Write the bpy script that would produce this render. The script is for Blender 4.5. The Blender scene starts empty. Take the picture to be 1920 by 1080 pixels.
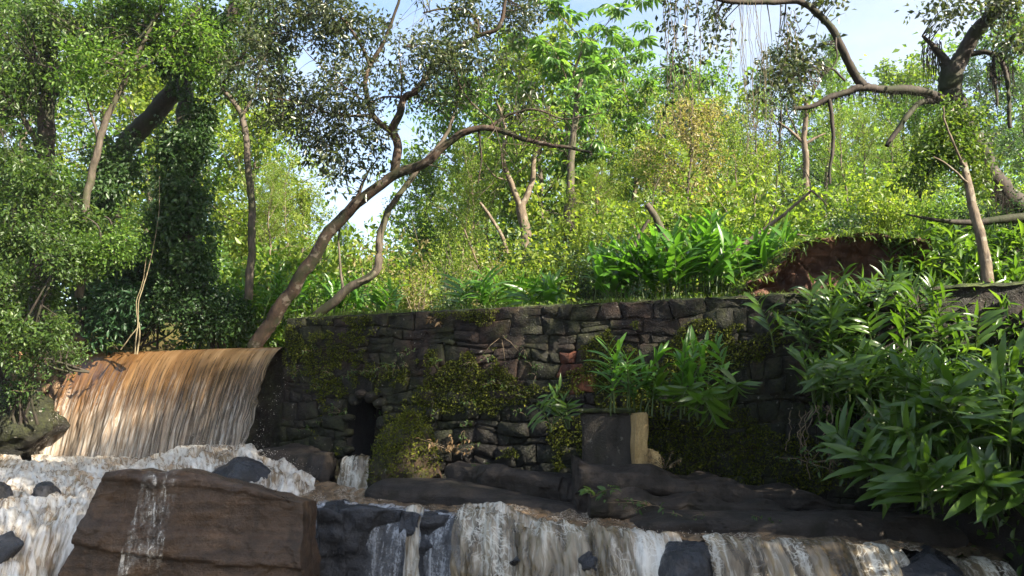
import bpy, bmesh, math, random
import numpy as np
from mathutils import Vector, Matrix, noise as mnoise

R_ = math.radians
scene = bpy.context.scene
COL = scene.collection

# ------------------------------------------------------------------ camera, sky, sun, exposure
PITCH = math.atan(194 / 1500.0)
cam_d = bpy.data.cameras.new('camera'); cam = bpy.data.objects.new('camera', cam_d); COL.objects.link(cam)
cam_d.sensor_width = 36.0; cam_d.lens = 36.0 * 1500 / 1920.0
cam_d.clip_start = 0.05; cam_d.clip_end = 2000
cam.location = (0, 0, 0); cam.rotation_euler = (math.pi / 2 + PITCH, 0, 0)
scene.camera = cam

SUN_EL, SUN_AZ = R_(34.0), R_(128.0)          # azimuth clockwise from +Y: the sun stands to the right, a little behind the camera
to_sun = Vector((math.sin(SUN_AZ) * math.cos(SUN_EL), math.cos(SUN_AZ) * math.cos(SUN_EL), math.sin(SUN_EL)))
world = bpy.data.worlds.new('World'); scene.world = world; world.use_nodes = True
wn = world.node_tree; wn.nodes.clear()
w_out = wn.nodes.new('ShaderNodeOutputWorld'); w_bg = wn.nodes.new('ShaderNodeBackground')
w_sky = wn.nodes.new('ShaderNodeTexSky'); w_sky.sky_type = 'NISHITA'; w_sky.sun_disc = False
w_sky.sun_elevation = SUN_EL; w_sky.sun_rotation = SUN_AZ; w_sky.air_density = 1.0; w_sky.dust_density = 1.5
w_tc = wn.nodes.new('ShaderNodeTexCoord'); w_map = wn.nodes.new('ShaderNodeMapping'); w_map.inputs['Scale'].default_value = (1.2, 1.2, 3.2)
w_no = wn.nodes.new('ShaderNodeTexNoise'); w_no.inputs['Scale'].default_value = 2.2; w_no.inputs['Detail'].default_value = 7; w_no.inputs['Roughness'].default_value = 0.55
w_rp = wn.nodes.new('ShaderNodeValToRGB'); w_rp.color_ramp.elements[0].position = 0.38; w_rp.color_ramp.elements[1].position = 0.70
w_rp.color_ramp.elements[1].color = (0.85, 0.85, 0.85, 1)
w_mx = wn.nodes.new('ShaderNodeMixRGB'); w_mx.inputs[2].default_value = (2.7, 2.95, 3.35, 1)
wn.links.new(w_tc.outputs['Generated'], w_map.inputs['Vector']); wn.links.new(w_map.outputs[0], w_no.inputs['Vector'])
wn.links.new(w_no.outputs['Fac'], w_rp.inputs['Fac']); wn.links.new(w_rp.outputs['Color'], w_mx.inputs['Fac'])
wn.links.new(w_sky.outputs['Color'], w_mx.inputs[1]); wn.links.new(w_mx.outputs[0], w_bg.inputs['Color'])
w_bg.inputs['Strength'].default_value = 0.08
wn.links.new(w_bg.outputs[0], w_out.inputs['Surface'])

sun_d = bpy.data.lights.new('sun', 'SUN'); sun_d.energy = 5.0; sun_d.angle = R_(0.53); sun_d.color = (1.0, 0.90, 0.74)
sun = bpy.data.objects.new('sun', sun_d); COL.objects.link(sun)
sun.rotation_euler = (-to_sun).to_track_quat('-Z', 'Y').to_euler(); sun.location = to_sun * 60

vs = scene.view_settings
vs.view_transform = 'Standard'; vs.look = 'None'; vs.exposure = 2.25; vs.gamma = 1.0
scene.cycles.max_bounces = 6; scene.cycles.diffuse_bounces = 2; scene.cycles.glossy_bounces = 2
scene.cycles.transmission_bounces = 3; scene.cycles.transparent_max_bounces = 8
scene.cycles.use_denoising = True

# ------------------------------------------------------------------ helpers
CP, SP = math.cos(PITCH), math.sin(PITCH)
def PX(px, py, Y):
    """world point at depth Y seen at pixel (px, py) of the 1920x1080 photograph"""
    dx = (px - 960) / 1500.0; dy = -(py - 540) / 1500.0
    vy = CP - dy * SP; vz = SP + dy * CP
    k = Y / vy
    return np.array((dx * k, Y, vz * k))

def tag(o, label=None, cat=None, group=None, kind=None):
    if label: o['label'] = label
    if cat: o['category'] = cat
    if group: o['group'] = group
    if kind: o['kind'] = kind
    return o

def link(o, parent=None):
    COL.objects.link(o)
    if parent is not None: o.parent = parent
    return o

def empty(name, loc=(0, 0, 0)):
    o = bpy.data.objects.new(name, None); o.location = loc; o.empty_display_size = 0.1
    return link(o)

def make_mesh(name, V, faces, mat=None, smooth=False, uv=None):
    """V (n,3); faces: list of (m,k) index arrays (k = 3 or 4)"""
    V = np.asarray(V, dtype=np.float32)
    if not isinstance(faces, list): faces = [faces]
    faces = [np.asarray(f, dtype=np.int32) for f in faces if len(f)]
    me = bpy.data.meshes.new(name)
    me.vertices.add(len(V)); me.vertices.foreach_set('co', V.ravel())
    nl = sum(f.size for f in faces); nf = sum(len(f) for f in faces)
    me.loops.add(nl); me.polygons.add(nf)
    li = np.concatenate([f.ravel() for f in faces])
    tot = np.concatenate([np.full(len(f), f.shape[1], dtype=np.int32) for f in faces])
    st = np.concatenate([[0], np.cumsum(tot)[:-1]]).astype(np.int32)
    me.loops.foreach_set('vertex_index', li)
    me.polygons.foreach_set('loop_start', st); me.polygons.foreach_set('loop_total', tot)
    if smooth: me.polygons.foreach_set('use_smooth', np.ones(nf, dtype=bool))
    if uv is not None:
        l = me.uv_layers.new(name='UVMap')
        l.data.foreach_set('uv', np.asarray(uv, dtype=np.float32)[li].ravel())
    if mat: me.materials.append(mat)
    me.update(calc_edges=True); me.validate()
    return me

def obj(name, me, parent=None, loc=None):
    o = bpy.data.objects.new(name, me)
    if loc is not None: o.location = loc
    return link(o, parent)

def grid_faces(nu, nv):
    i = np.arange(nu - 1)[:, None]; j = np.arange(nv - 1)[None, :]
    a = i * nv + j
    return np.stack([a, a + nv, a + nv + 1, a + 1], -1).reshape(-1, 4)

def unit(v):
    return v / (np.linalg.norm(v, axis=-1, keepdims=True) + 1e-9)

def sstep(a, b, x):
    t = np.clip((x - a) / (b - a), 0, 1); return t * t * (3 - 2 * t)

# smooth numpy value noise
_rs = np.random.RandomState(7)
_perm = _rs.rand(64, 64, 64)
def vnoise(p):
    p = np.asarray(p, dtype=np.float64)
    i = np.floor(p).astype(int); f = p - i; f = f * f * (3 - 2 * f)
    r = 0
    for dx in (0, 1):
        for dy in (0, 1):
            for dz in (0, 1):
                w = (f[..., 0] if dx else 1 - f[..., 0]) * (f[..., 1] if dy else 1 - f[..., 1]) * (f[..., 2] if dz else 1 - f[..., 2])
                r = r + w * _perm[(i[..., 0] + dx) % 64, (i[..., 1] + dy) % 64, (i[..., 2] + dz) % 64]
    return r * 2 - 1
def fbm(p, oct=4, gain=0.5):
    p = np.asarray(p, dtype=np.float64); a, r = 1.0, 0
    for k in range(oct):
        r = r + a * vnoise(p * (2.03 ** k) + 17.3 * k); a *= gain
    return r

# ------------------------------------------------------------------ materials
def new_mat(name):
    m = bpy.data.materials.new(name); m.use_nodes = True
    nt = m.node_tree; nt.nodes.clear()
    out = nt.nodes.new('ShaderNodeOutputMaterial')
    return m, nt, out
def N(nt, t, **kw):
    n = nt.nodes.new('ShaderNode' + t)
    for k, v in kw.items():
        if k in n.inputs.keys() if hasattr(n.inputs, 'keys') else False: n.inputs[k].default_value = v
        else: setattr(n, k, v)
    return n
def ramp(nt, fac, stops):
    r = nt.nodes.new('ShaderNodeValToRGB'); e = r.color_ramp.elements
    while len(e) > 1: e.remove(e[-1])
    e[0].position = stops[0][0]; e[0].color = (*stops[0][1], 1)
    for p, c in stops[1:]:
        k = e.new(p); k.color = (*c, 1)
    nt.links.new(fac, r.inputs['Fac']); return r.outputs['Color']
def mix(nt, fac, a, b, mode='MIX'):
    m = nt.nodes.new('ShaderNodeMixRGB'); m.blend_type = mode
    for s, v in ((0, fac), (1, a), (2, b)):
        if hasattr(v, 'links') or hasattr(v, 'is_linked'): nt.links.new(v, m.inputs[s])
        else: m.inputs[s].default_value = v if s == 0 else (*v, 1)
    return m.outputs[0]
def noise_tex(nt, vec, scale, detail=4, rough=0.55, dist=0.0):
    n = nt.nodes.new('ShaderNodeTexNoise'); n.inputs['Scale'].default_value = scale
    n.inputs['Detail'].default_value = detail; n.inputs['Roughness'].default_value = rough; n.inputs['Distortion'].default_value = dist
    if vec is not None: nt.links.new(vec, n.inputs['Vector'])
    return n.outputs['Fac']
def mapping(nt, vec, scale=(1, 1, 1), rot=(0, 0, 0)):
    m = nt.nodes.new('ShaderNodeMapping'); m.inputs['Scale'].default_value = scale; m.inputs['Rotation'].default_value = rot
    nt.links.new(vec, m.inputs['Vector']); return m.outputs[0]
def bump(nt, h, strength=0.4, dist=0.02):
    b = nt.nodes.new('ShaderNodeBump'); b.inputs['Strength'].default_value = strength; b.inputs['Distance'].default_value = dist
    nt.links.new(h, b.inputs['Height']); return b.outputs[0]
def principled(nt, color=None, rough=0.6, normal=None, spec=0.5):
    p = nt.nodes.new('ShaderNodeBsdfPrincipled')
    if color is not None:
        if hasattr(color, 'is_linked'): nt.links.new(color, p.inputs['Base Color'])
        else: p.inputs['Base Color'].default_value = (*color, 1)
    if hasattr(rough, 'is_linked'): nt.links.new(rough, p.inputs['Roughness'])
    else: p.inputs['Roughness'].default_value = rough
    p.inputs['Specular IOR Level'].default_value = spec
    if normal is not None: nt.links.new(normal, p.inputs['Normal'])
    return p

def leaf_mat(name, ca, cb, cc=None, transl=0.45, rough=0.42, spec=0.4, dry=None):
    """leaf: colour varies leaf by leaf (per island) and plant by plant; light passes through the blade"""
    m, nt, out = new_mat(name)
    geo = nt.nodes.new('ShaderNodeNewGeometry'); oi = nt.nodes.new('ShaderNodeObjectInfo')
    stops = [(0.0, ca), (0.6, cb)] + ([(1.0, cc)] if cc else [])
    if dry: stops = stops[:-1] + [(0.93, stops[-1][1]), (0.96, dry)]
    add = nt.nodes.new('ShaderNodeMath'); add.operation = 'MULTIPLY_ADD'; add.inputs[1].default_value = 0.72
    m2 = nt.nodes.new('ShaderNodeMath'); m2.operation = 'MULTIPLY'; m2.inputs[1].default_value = 0.28
    nt.links.new(oi.outputs['Random'], m2.inputs[0]); nt.links.new(geo.outputs['Random Per Island'], add.inputs[0]); nt.links.new(m2.outputs[0], add.inputs[2])
    col = ramp(nt, add.outputs[0], stops)
    p = principled(nt, col, rough, spec=spec)
    tr = nt.nodes.new('ShaderNodeBsdfTranslucent')
    tcol = mix(nt, 1.0, col, (1.7, 1.75, 0.8), 'MULTIPLY')
    nt.links.new(tcol, tr.inputs['Color'])
    mx = nt.nodes.new('ShaderNodeMixShader'); mx.inputs[0].default_value = transl
    nt.links.new(p.outputs[0], mx.inputs[1]); nt.links.new(tr.outputs[0], mx.inputs[2]); nt.links.new(mx.outputs[0], out.inputs['Surface'])
    return m

def bark_mat(name, ca, cb, moss=None, lichen=None, scale=6.0):
    m, nt, out = new_mat(name)
    tc = nt.nodes.new('ShaderNodeTexCoord').outputs['Object']
    n1 = noise_tex(nt, mapping(nt, tc, (3, 3, .8)), scale, 6, .65)
    col = ramp(nt, n1, [(0.3, ca), (0.7, cb)])
    n2 = noise_tex(nt, tc, 2.6, 5, .6)
    if moss: col = mix(nt, ramp(nt, n2, [(0.45, (0, 0, 0)), (0.62, (.85, .85, .85))]), col, moss)
    if lichen: col = mix(nt, ramp(nt, noise_tex(nt, tc, 7.5, 3, .5), [(0.58, (0, 0, 0)), (0.64, (.7, .7, .7))]), col, lichen)
    p = principled(nt, col, .8, bump(nt, n1, .6, .02), .25)
    nt.links.new(p.outputs[0], out.inputs['Surface']); return m

def stone_mat(name, ca, cb, moss=(.035, .05, .012), moss_lo=0.5, moss_hi=0.62, wet=0.5, red=None, scale=5.0):
    m, nt, out = new_mat(name)
    tc = nt.nodes.new('ShaderNodeNewGeometry').outputs['Position']
    oi = nt.nodes.new('ShaderNodeObjectInfo').outputs['Random']
    n1 = noise_tex(nt, tc, scale, 7, .65)
    col = ramp(nt, n1, [(0.32, ca), (0.68, cb)])
    col = mix(nt, 0.75, col, ramp(nt, oi, [(0, (.55, .5, .48)), (.5, (1, .95, .9)), (1, (1.35, 1.15, 1.05))]), 'MULTIPLY')
    nm = noise_tex(nt, tc, 1.15, 6, .62)
    nf = noise_tex(nt, tc, 22, 3, .6)
    mossc = ramp(nt, nf, [(0.3, tuple(c * .45 for c in moss)), (0.7, tuple(c * 1.5 for c in moss))])
    col = mix(nt, ramp(nt, nm, [(moss_lo, (0, 0, 0)), (moss_hi, (.95, .95, .95))]), col, mossc)
    # dark wet run-off streaks
    ns = noise_tex(nt, mapping(nt, tc, (3.2, 3.2, .35)), 1.6, 4, .6)
    col = mix(nt, 1.0, col, ramp(nt, ns, [(0.36, (.33, .31, .3)), (0.6, (1, 1, 1))]), 'MULTIPLY')
    # pale lichen flecks
    nl = noise_tex(nt, tc, 15, 2, .5)
    col = mix(nt, ramp(nt, nl, [(0.70, (0, 0, 0)), (0.74, (.55, .55, .55))]), col, (.32, .31, .27))
    rg = ramp(nt, n1, [(0.3, (wet, wet, wet)), (0.7, (.85, .85, .85))])
    bh = mix(nt, .45, noise_tex(nt, tc, 30, 6, .7), noise_tex(nt, tc, 7, 5, .6, .6))
    col = mix(nt, .8, col, ramp(nt, noise_tex(nt, tc, 11, 6, .7, .5), [(.34, (.38, .36, .34)), (.62, (1.25, 1.2, 1.15))]), 'MULTIPLY')
    p = principled(nt, col, rg, bump(nt, bh, 1.0, .07), .35)
    nt.links.new(p.outputs[0], out.inputs['Surface']); return m

M = {}
# barks
M['bark_brown'] = bark_mat('bark_brown', (.018, .013, .010), (.075, .048, .032), moss=(.020, .024, .010), lichen=(.14, .12, .095))
M['bark_dark'] = bark_mat('bark_dark', (.015, .012, .010), (.06, .048, .038), moss=(.022, .03, .010))
M['bark_pale'] = bark_mat('bark_pale', (.05, .037, .026), (.16, .122, .083), lichen=(.19, .17, .13))
M['bark_grey'] = bark_mat('bark_grey', (.035, .028, .022), (.115, .092, .068), moss=(.035, .04, .016))
M['dead_wood'] = bark_mat('dead_wood', (.06, .045, .035), (.24, .19, .14))
M['vine'] = bark_mat('vine', (.06, .045, .03), (.22, .17, .11))
M['root'] = bark_mat('root', (.08, .065, .04), (.24, .20, .12))
# leaves
M['lf_olive'] = leaf_mat('leaf_dark_olive', (.020, .032, .015), (.046, .064, .028), (.085, .095, .042), .36, .32, .5)
M['lf_left'] = leaf_mat('leaf_mid_green', (.025, .055, .014), (.062, .11, .022), (.14, .18, .03), .46)
M['lf_vine'] = leaf_mat('leaf_deep_green', (.016, .038, .013), (.036, .075, .022), (.075, .12, .03), .40)
M['lf_fern'] = leaf_mat('leaf_fern', (.015, .042, .018), (.03, .075, .03), (.055, .11, .035), .38)
M['lf_yellow'] = leaf_mat('leaf_yellow_green', (.055, .115, .018), (.14, .20, .030), (.25, .285, .05), .55)
M['lf_green'] = leaf_mat('leaf_fresh_green', (.045, .105, .018), (.095, .175, .028), (.165, .235, .045), .54)
M['lf_palm'] = leaf_mat('leaf_palmate_green', (.05, .12, .03), (.09, .18, .04), (.15, .23, .05), .5, .35, .5)
M['lf_blue'] = leaf_mat('leaf_blue_green', (.02, .048, .022), (.042, .08, .035), (.07, .11, .04), .40)
M['lf_tan'] = leaf_mat('leaf_dry_tan', (.12, .105, .045), (.19, .165, .075), (.26, .23, .10), .45)
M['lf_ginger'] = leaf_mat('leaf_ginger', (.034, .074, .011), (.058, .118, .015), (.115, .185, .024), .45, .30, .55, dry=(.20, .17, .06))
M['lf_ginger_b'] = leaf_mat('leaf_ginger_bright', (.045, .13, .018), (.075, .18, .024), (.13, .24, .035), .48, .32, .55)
M['lf_grass'] = leaf_mat('leaf_grass', (.04, .085, .016), (.08, .13, .022), (.15, .18, .04), .45)
M['lf_moss'] = leaf_mat('leaf_moss', (.030, .042, .008), (.070, .085, .013), (.15, .155, .024), .35, .8, .1)
M['lf_creeper'] = leaf_mat('leaf_creeper', (.03, .07, .018), (.06, .11, .025), (.10, .15, .035), .4)
M['litter'] = leaf_mat('leaf_litter', (.05, .03, .015), (.13, .085, .04), (.25, .18, .10), .2, .7, .2)

# stone, rock, earth
M['stone'] = stone_mat('wall_stone', (.016, .0105, .0075), (.066, .043, .029), moss=(.025, .029, .007), moss_lo=.41, moss_hi=.55)
M['stone_low'] = stone_mat('wet_wall_stone', (.008, .0065, .0055), (.028, .022, .017), moss=(.022, .027, .007), moss_lo=.40, moss_hi=.55, wet=.3)
M['stone_mound'] = stone_mat('mound_stone', (.028, .018, .010), (.095, .062, .036), moss=(.036, .040, .009), moss_lo=.43, moss_hi=.56)
M['stone_warm'] = stone_mat('warm_stone', (.17, .11, .06), (.34, .24, .14), moss=(.08, .085, .02), moss_lo=.56, moss_hi=.70)
M['stone_red'] = stone_mat('red_stone', (.12, .04, .022), (.30, .12, .065), moss=(.07, .06, .015), moss_lo=.60, moss_hi=.75)
M['mortar'] = stone_mat('dark_mortar', (.012, .009, .0065), (.044, .031, .022), moss=(.022, .027, .007), moss_lo=.45, moss_hi=.58)
M['moss_top'] = stone_mat('mossy_top', (.03, .035, .012), (.07, .08, .02), moss=(.06, .085, .015), moss_lo=.3, moss_hi=.5)

def rock_mat(name, ca, cb, stain, wet_lo=.18, wet_hi=.6, bed=(1, 1, 9), cracks=True, lichen=None):
    m, nt, out = new_mat(name)
    tc = nt.nodes.new('ShaderNodeNewGeometry').outputs['Position']
    n1 = noise_tex(nt, mapping(nt, tc, bed, (0, .12, 0)), 1.3, 8, .62, .4)
    col = ramp(nt, n1, [(0.3, ca), (0.7, cb)])
    n2 = noise_tex(nt, mapping(nt, tc, (1.6, 1.6, .5)), 2.0, 6, .65)
    col = mix(nt, ramp(nt, n2, [(0.5, (0, 0, 0)), (0.66, (.8, .8, .8))]), col, stain)
    n3 = noise_tex(nt, tc, 38, 5, .7)
    col = mix(nt, .6, col, ramp(nt, n3, [(0.3, (.55, .55, .55)), (.7, (1.4, 1.4, 1.4))]), 'MULTIPLY')
    h = mix(nt, .5, n3, n1)
    if lichen: col = mix(nt, ramp(nt, noise_tex(nt, tc, 9, 4, .6), [(0.62, (0, 0, 0)), (0.68, (.5, .5, .5))]), col, lichen)
    rg = ramp(nt, n2, [(0.35, (wet_lo,) * 3), (0.65, (wet_hi,) * 3)])
    p = principled(nt, col, rg, bump(nt, h, .9, .05), .4)
    nt.links.new(p.outputs[0], out.inputs['Surface']); return m

M['rock_brown'] = rock_mat('brown_rock', (.034, .020, .011), (.10, .060, .034), (.028, .020, .013), .20, .55)
M['rock_black'] = rock_mat('black_wet_rock', (.012, .0125, .015), (.044, .046, .053), (.020, .019, .018), .10, .45, (1.5, 1.5, 3))
M['rock_dark'] = rock_mat('dark_ledge_rock', (.008, .006, .0045), (.044, .032, .023), (.013, .012, .006), .55, .95, (.6, .6, 8))
M['concrete'] = rock_mat('stained_concrete', (.010, .008, .006), (.036, .029, .021), (.012, .013, .006), .5, .9, (2, 2, .6), lichen=(.17, .16, .13))
M['concrete_warm'] = rock_mat('ochre_concrete', (.26, .17, .07), (.50, .36, .16), (.20, .13, .055), .6, .9, (2, 2, 1))
M['earth'] = rock_mat('red_earth', (.026, .012, .008), (.125, .054, .031), (.05, .024, .014), .7, .95, (1.5, 1.5, 2.5))
M['bank_soil'] = rock_mat('dark_bank_soil', (.010, .008, .006), (.035, .025, .017), (.014, .016, .007), .7, .95, (2, 2, 2))
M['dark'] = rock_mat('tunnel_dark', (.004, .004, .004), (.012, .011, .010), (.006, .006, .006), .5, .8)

def ground_mat():
    m, nt, out = new_mat('forest_floor')
    tc = nt.nodes.new('ShaderNodeNewGeometry').outputs['Position']
    col = ramp(nt, noise_tex(nt, tc, .8, 8, .65), [(0.3, (.03, .022, .012)), (0.5, (.07, .06, .02)), (0.68, (.06, .085, .018))])
    n3 = noise_tex(nt, tc, 16, 5, .7)
    col = mix(nt, .7, col, ramp(nt, n3, [(0.3, (.5, .5, .5)), (.7, (1.4, 1.4, 1.4))]), 'MULTIPLY')
    p = principled(nt, col, .95, bump(nt, n3, .8, .05), .1)
    nt.links.new(p.outputs[0], out.inputs['Surface']); return m
M['ground'] = ground_mat()

def fall_mat():
    """thin silty sheet of water: brown body, pale strands along the flow, gaps that open lower down. UV.x = metres along the lip, UV.y = fall 0..1"""
    m, nt, out = new_mat('silty_falling_water')
    uv = nt.nodes.new('ShaderNodeUVMap').outputs[0]
    sep = nt.nodes.new('ShaderNodeSeparateXYZ'); nt.links.new(uv, sep.inputs[0])
    s1 = noise_tex(nt, mapping(nt, uv, (5.2, .85, 1)), 1.0, 6, .62, .25)
    s2 = noise_tex(nt, mapping(nt, uv, (23, 1.3, 1)), 1.0, 5, .6, .2)
    s3 = noise_tex(nt, mapping(nt, uv, (26, 9, 1)), 1.0, 4, .6, .6)
    side = nt.nodes.new('ShaderNodeMapRange'); side.inputs['From Min'].default_value = -5.3; side.inputs['From Max'].default_value = -.3; nt.links.new(sep.outputs['X'], side.inputs['Value'])
    colA = ramp(nt, s1, [(0.30, (.13, .055, .017)), (0.5, (.21, .10, .034)), (0.68, (.28, .155, .064))])
    colB = ramp(nt, s1, [(0.30, (.09, .056, .028)), (0.5, (.165, .105, .052)), (0.68, (.25, .18, .105))])
    col = mix(nt, side.outputs[0], colA, colB)
    col = mix(nt, ramp(nt, s2, [(0.50, (0, 0, 0)), (0.80, (.30, .30, .30))]), col, (.36, .26, .16))
    col = mix(nt, ramp(nt, s2, [(0.24, (.25, .25, .25)), (0.46, (0, 0, 0))]), col, (.10, .065, .035))
    # broken white water lower down
    wy = nt.nodes.new('ShaderNodeMath'); wy.operation = 'MULTIPLY_ADD'; nt.links.new(sep.outputs['Y'], wy.inputs[0]); wy.inputs[1].default_value = .42
    hs = nt.nodes.new('ShaderNodeMath'); hs.operation = 'MULTIPLY'; nt.links.new(mix(nt, .5, s3, s2), hs.inputs[0]); hs.inputs[1].default_value = .62; nt.links.new(hs.outputs[0], wy.inputs[2])
    col = mix(nt, ramp(nt, wy.outputs[0], [(0.54, (0, 0, 0)), (0.74, (.75, .75, .75))]), col, (.60, .54, .45))
    pat = noise_tex(nt, mapping(nt, uv, (2.6, 1.4, 1)), 1.0, 4, .6, .6)
    py = nt.nodes.new('ShaderNodeMath'); py.operation = 'MULTIPLY'; nt.links.new(pat, py.inputs[0]); nt.links.new(sep.outputs['Y'], py.inputs[1])
    sp = mix(nt, 1.0, ramp(nt, py.outputs[0], [(.26, (0, 0, 0)), (.44, (1, 1, 1))]), ramp(nt, noise_tex(nt, mapping(nt, uv, (30, 12, 1)), 1.0, 3, .65, .8), [(.50, (0, 0, 0)), (.64, (.9, .9, .9))]), 'MULTIPLY')
    col = mix(nt, sp, col, (.66, .63, .57))
    # gaps
    gx = nt.nodes.new('ShaderNodeMapRange'); gx.inputs['From Min'].default_value = -4.0; gx.inputs['From Max'].default_value = -1.2
    gx.inputs['To Min'].default_value = 0.10; gx.inputs['To Max'].default_value = 0.29
    nt.links.new(sep.outputs['X'], gx.inputs['Value'])
    gy = nt.nodes.new('ShaderNodeMath'); gy.operation = 'MULTIPLY'; nt.links.new(gx.outputs[0], gy.inputs[0])
    gyr = ramp(nt, sep.outputs['Y'], [(0.10, (0, 0, 0)), (0.42, (.75, .75, .75)), (1, (1, 1, 1))])
    nt.links.new(gyr, gy.inputs[1])
    sa = nt.nodes.new('ShaderNodeMath'); sa.operation = 'ADD'; nt.links.new(gy.outputs[0], sa.inputs[0])
    s4 = noise_tex(nt, mapping(nt, uv, (13, 2.2, 3)), 1.3, 7, .68, .5); nt.links.new(s4, sa.inputs[1])
    gap = ramp(nt, sa.outputs[0], [(0.60, (0, 0, 0)), (0.82, (.72, .72, .72))])
    p = principled(nt, col, .24, bump(nt, mix(nt, .45, s2, s3), .22, .02), .5)
    tl = nt.nodes.new('ShaderNodeBsdfTranslucent'); nt.links.new(col, tl.inputs['Color'])
    mx0 = nt.nodes.new('ShaderNodeMixShader'); mx0.inputs[0].default_value = .3
    nt.links.new(p.outputs[0], mx0.inputs[1]); nt.links.new(tl.outputs[0], mx0.inputs[2])
    tr = nt.nodes.new('ShaderNodeBsdfTransparent'); tr.inputs['Color'].default_value = (.8, .78, .75, 1)
    mx = nt.nodes.new('ShaderNodeMixShader'); nt.links.new(gap, mx.inputs[0]); nt.links.new(mx0.outputs[0], mx.inputs[1]); nt.links.new(tr.outputs[0], mx.inputs[2])
    nt.links.new(mx.outputs[0], out.inputs['Surface']); return m
M['fall'] = fall_mat()

def foam_mat(name, body=(.30, .22, .13), lace=0.5, scale=5.0, white=(.78, .74, .66), glass=0.0, lacew=.16, squash=1.0):
    """silty water carrying lacy foam; glass = share of the cells between the foam threads that let the rock show"""
    m, nt, out = new_mat(name)
    tc = nt.nodes.new('ShaderNodeNewGeometry').outputs['Position']
    tc = mapping(nt, tc, (1, 1, squash))
    wob = nt.nodes.new('ShaderNodeTexNoise'); wob.inputs['Scale'].default_value = scale * .8; wob.inputs['Detail'].default_value = 4
    nt.links.new(tc, wob.inputs['Vector'])
    vadd = nt.nodes.new('ShaderNodeVectorMath'); vadd.operation = 'MULTIPLY_ADD'; vadd.inputs[1].default_value = (.30 * 4 / scale,) * 3
    nt.links.new(wob.outputs['Color'], vadd.inputs[0]); nt.links.new(tc, vadd.inputs[2])
    def vor(sc):
        v = nt.nodes.new('ShaderNodeTexVoronoi'); v.feature = 'DISTANCE_TO_EDGE'; v.inputs['Scale'].default_value = sc
        nt.links.new(vadd.outputs[0], v.inputs['Vector']); return v.outputs['Distance']
    l1 = ramp(nt, vor(scale), [(0.0, (1, 1, 1)), (lacew, (0, 0, 0))])
    l2 = ramp(nt, vor(scale * 2.7), [(0.0, (.9, .9, .9)), (lacew * 1.1, (0, 0, 0))])
    lc = mix(nt, 1.0, l1, l2, 'SCREEN')
    big = noise_tex(nt, tc, 1.7, 6, .62, .5)
    den = ramp(nt, big, [(max(0., .62 - lace * .5), (0, 0, 0)), (.86 - lace * .5, (1, 1, 1))])
    foam = mix(nt, 1.0, mix(nt, den, (0, 0, 0), lc), ramp(nt, big, [(.72 - lace * .32, (0, 0, 0)), (.86 - lace * .32, (.92, .92, .92))]), 'SCREEN')
    bc = ramp(nt, noise_tex(nt, tc, 3.2, 5, .6), [(.3, tuple(c * .6 for c in body)), (.7, tuple(min(1, c * 1.35) for c in body))])
    col = mix(nt, foam, bc, white)
    col = mix(nt, .75, col, ramp(nt, noise_tex(nt, tc, 13, 6, .72, .8), [(.34, (.62, .58, .52)), (.58, (1.06, 1.06, 1.06))]), 'MULTIPLY')
    n3 = noise_tex(nt, tc, 24, 5, .7)
    rg = ramp(nt, foam, [(0, (.14,) * 3), (1, (.75,) * 3)])
    p = principled(nt, col, rg, bump(nt, mix(nt, .7, n3, foam), .45, .04), .5)
    if glass > 0:
        tr = nt.nodes.new('ShaderNodeBsdfTransparent'); tr.inputs['Color'].default_value = (.80, .80, .82, 1)
        inv = ramp(nt, foam, [(.12, (glass,) * 3), (.4, (0, 0, 0))])
        mx = nt.nodes.new('ShaderNodeMixShader'); nt.links.new(inv, mx.inputs[0])
        nt.links.new(p.outputs[0], mx.inputs[1]); nt.links.new(tr.outputs[0], mx.inputs[2]); nt.links.new(mx.outputs[0], out.inputs['Surface'])
    else: nt.links.new(p.outputs[0], out.inputs['Surface'])
    return m
M['froth'] = foam_mat('white_froth', (.25, .185, .115), .70, 4.0, (.66, .63, .57), lacew=.34)
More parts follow.
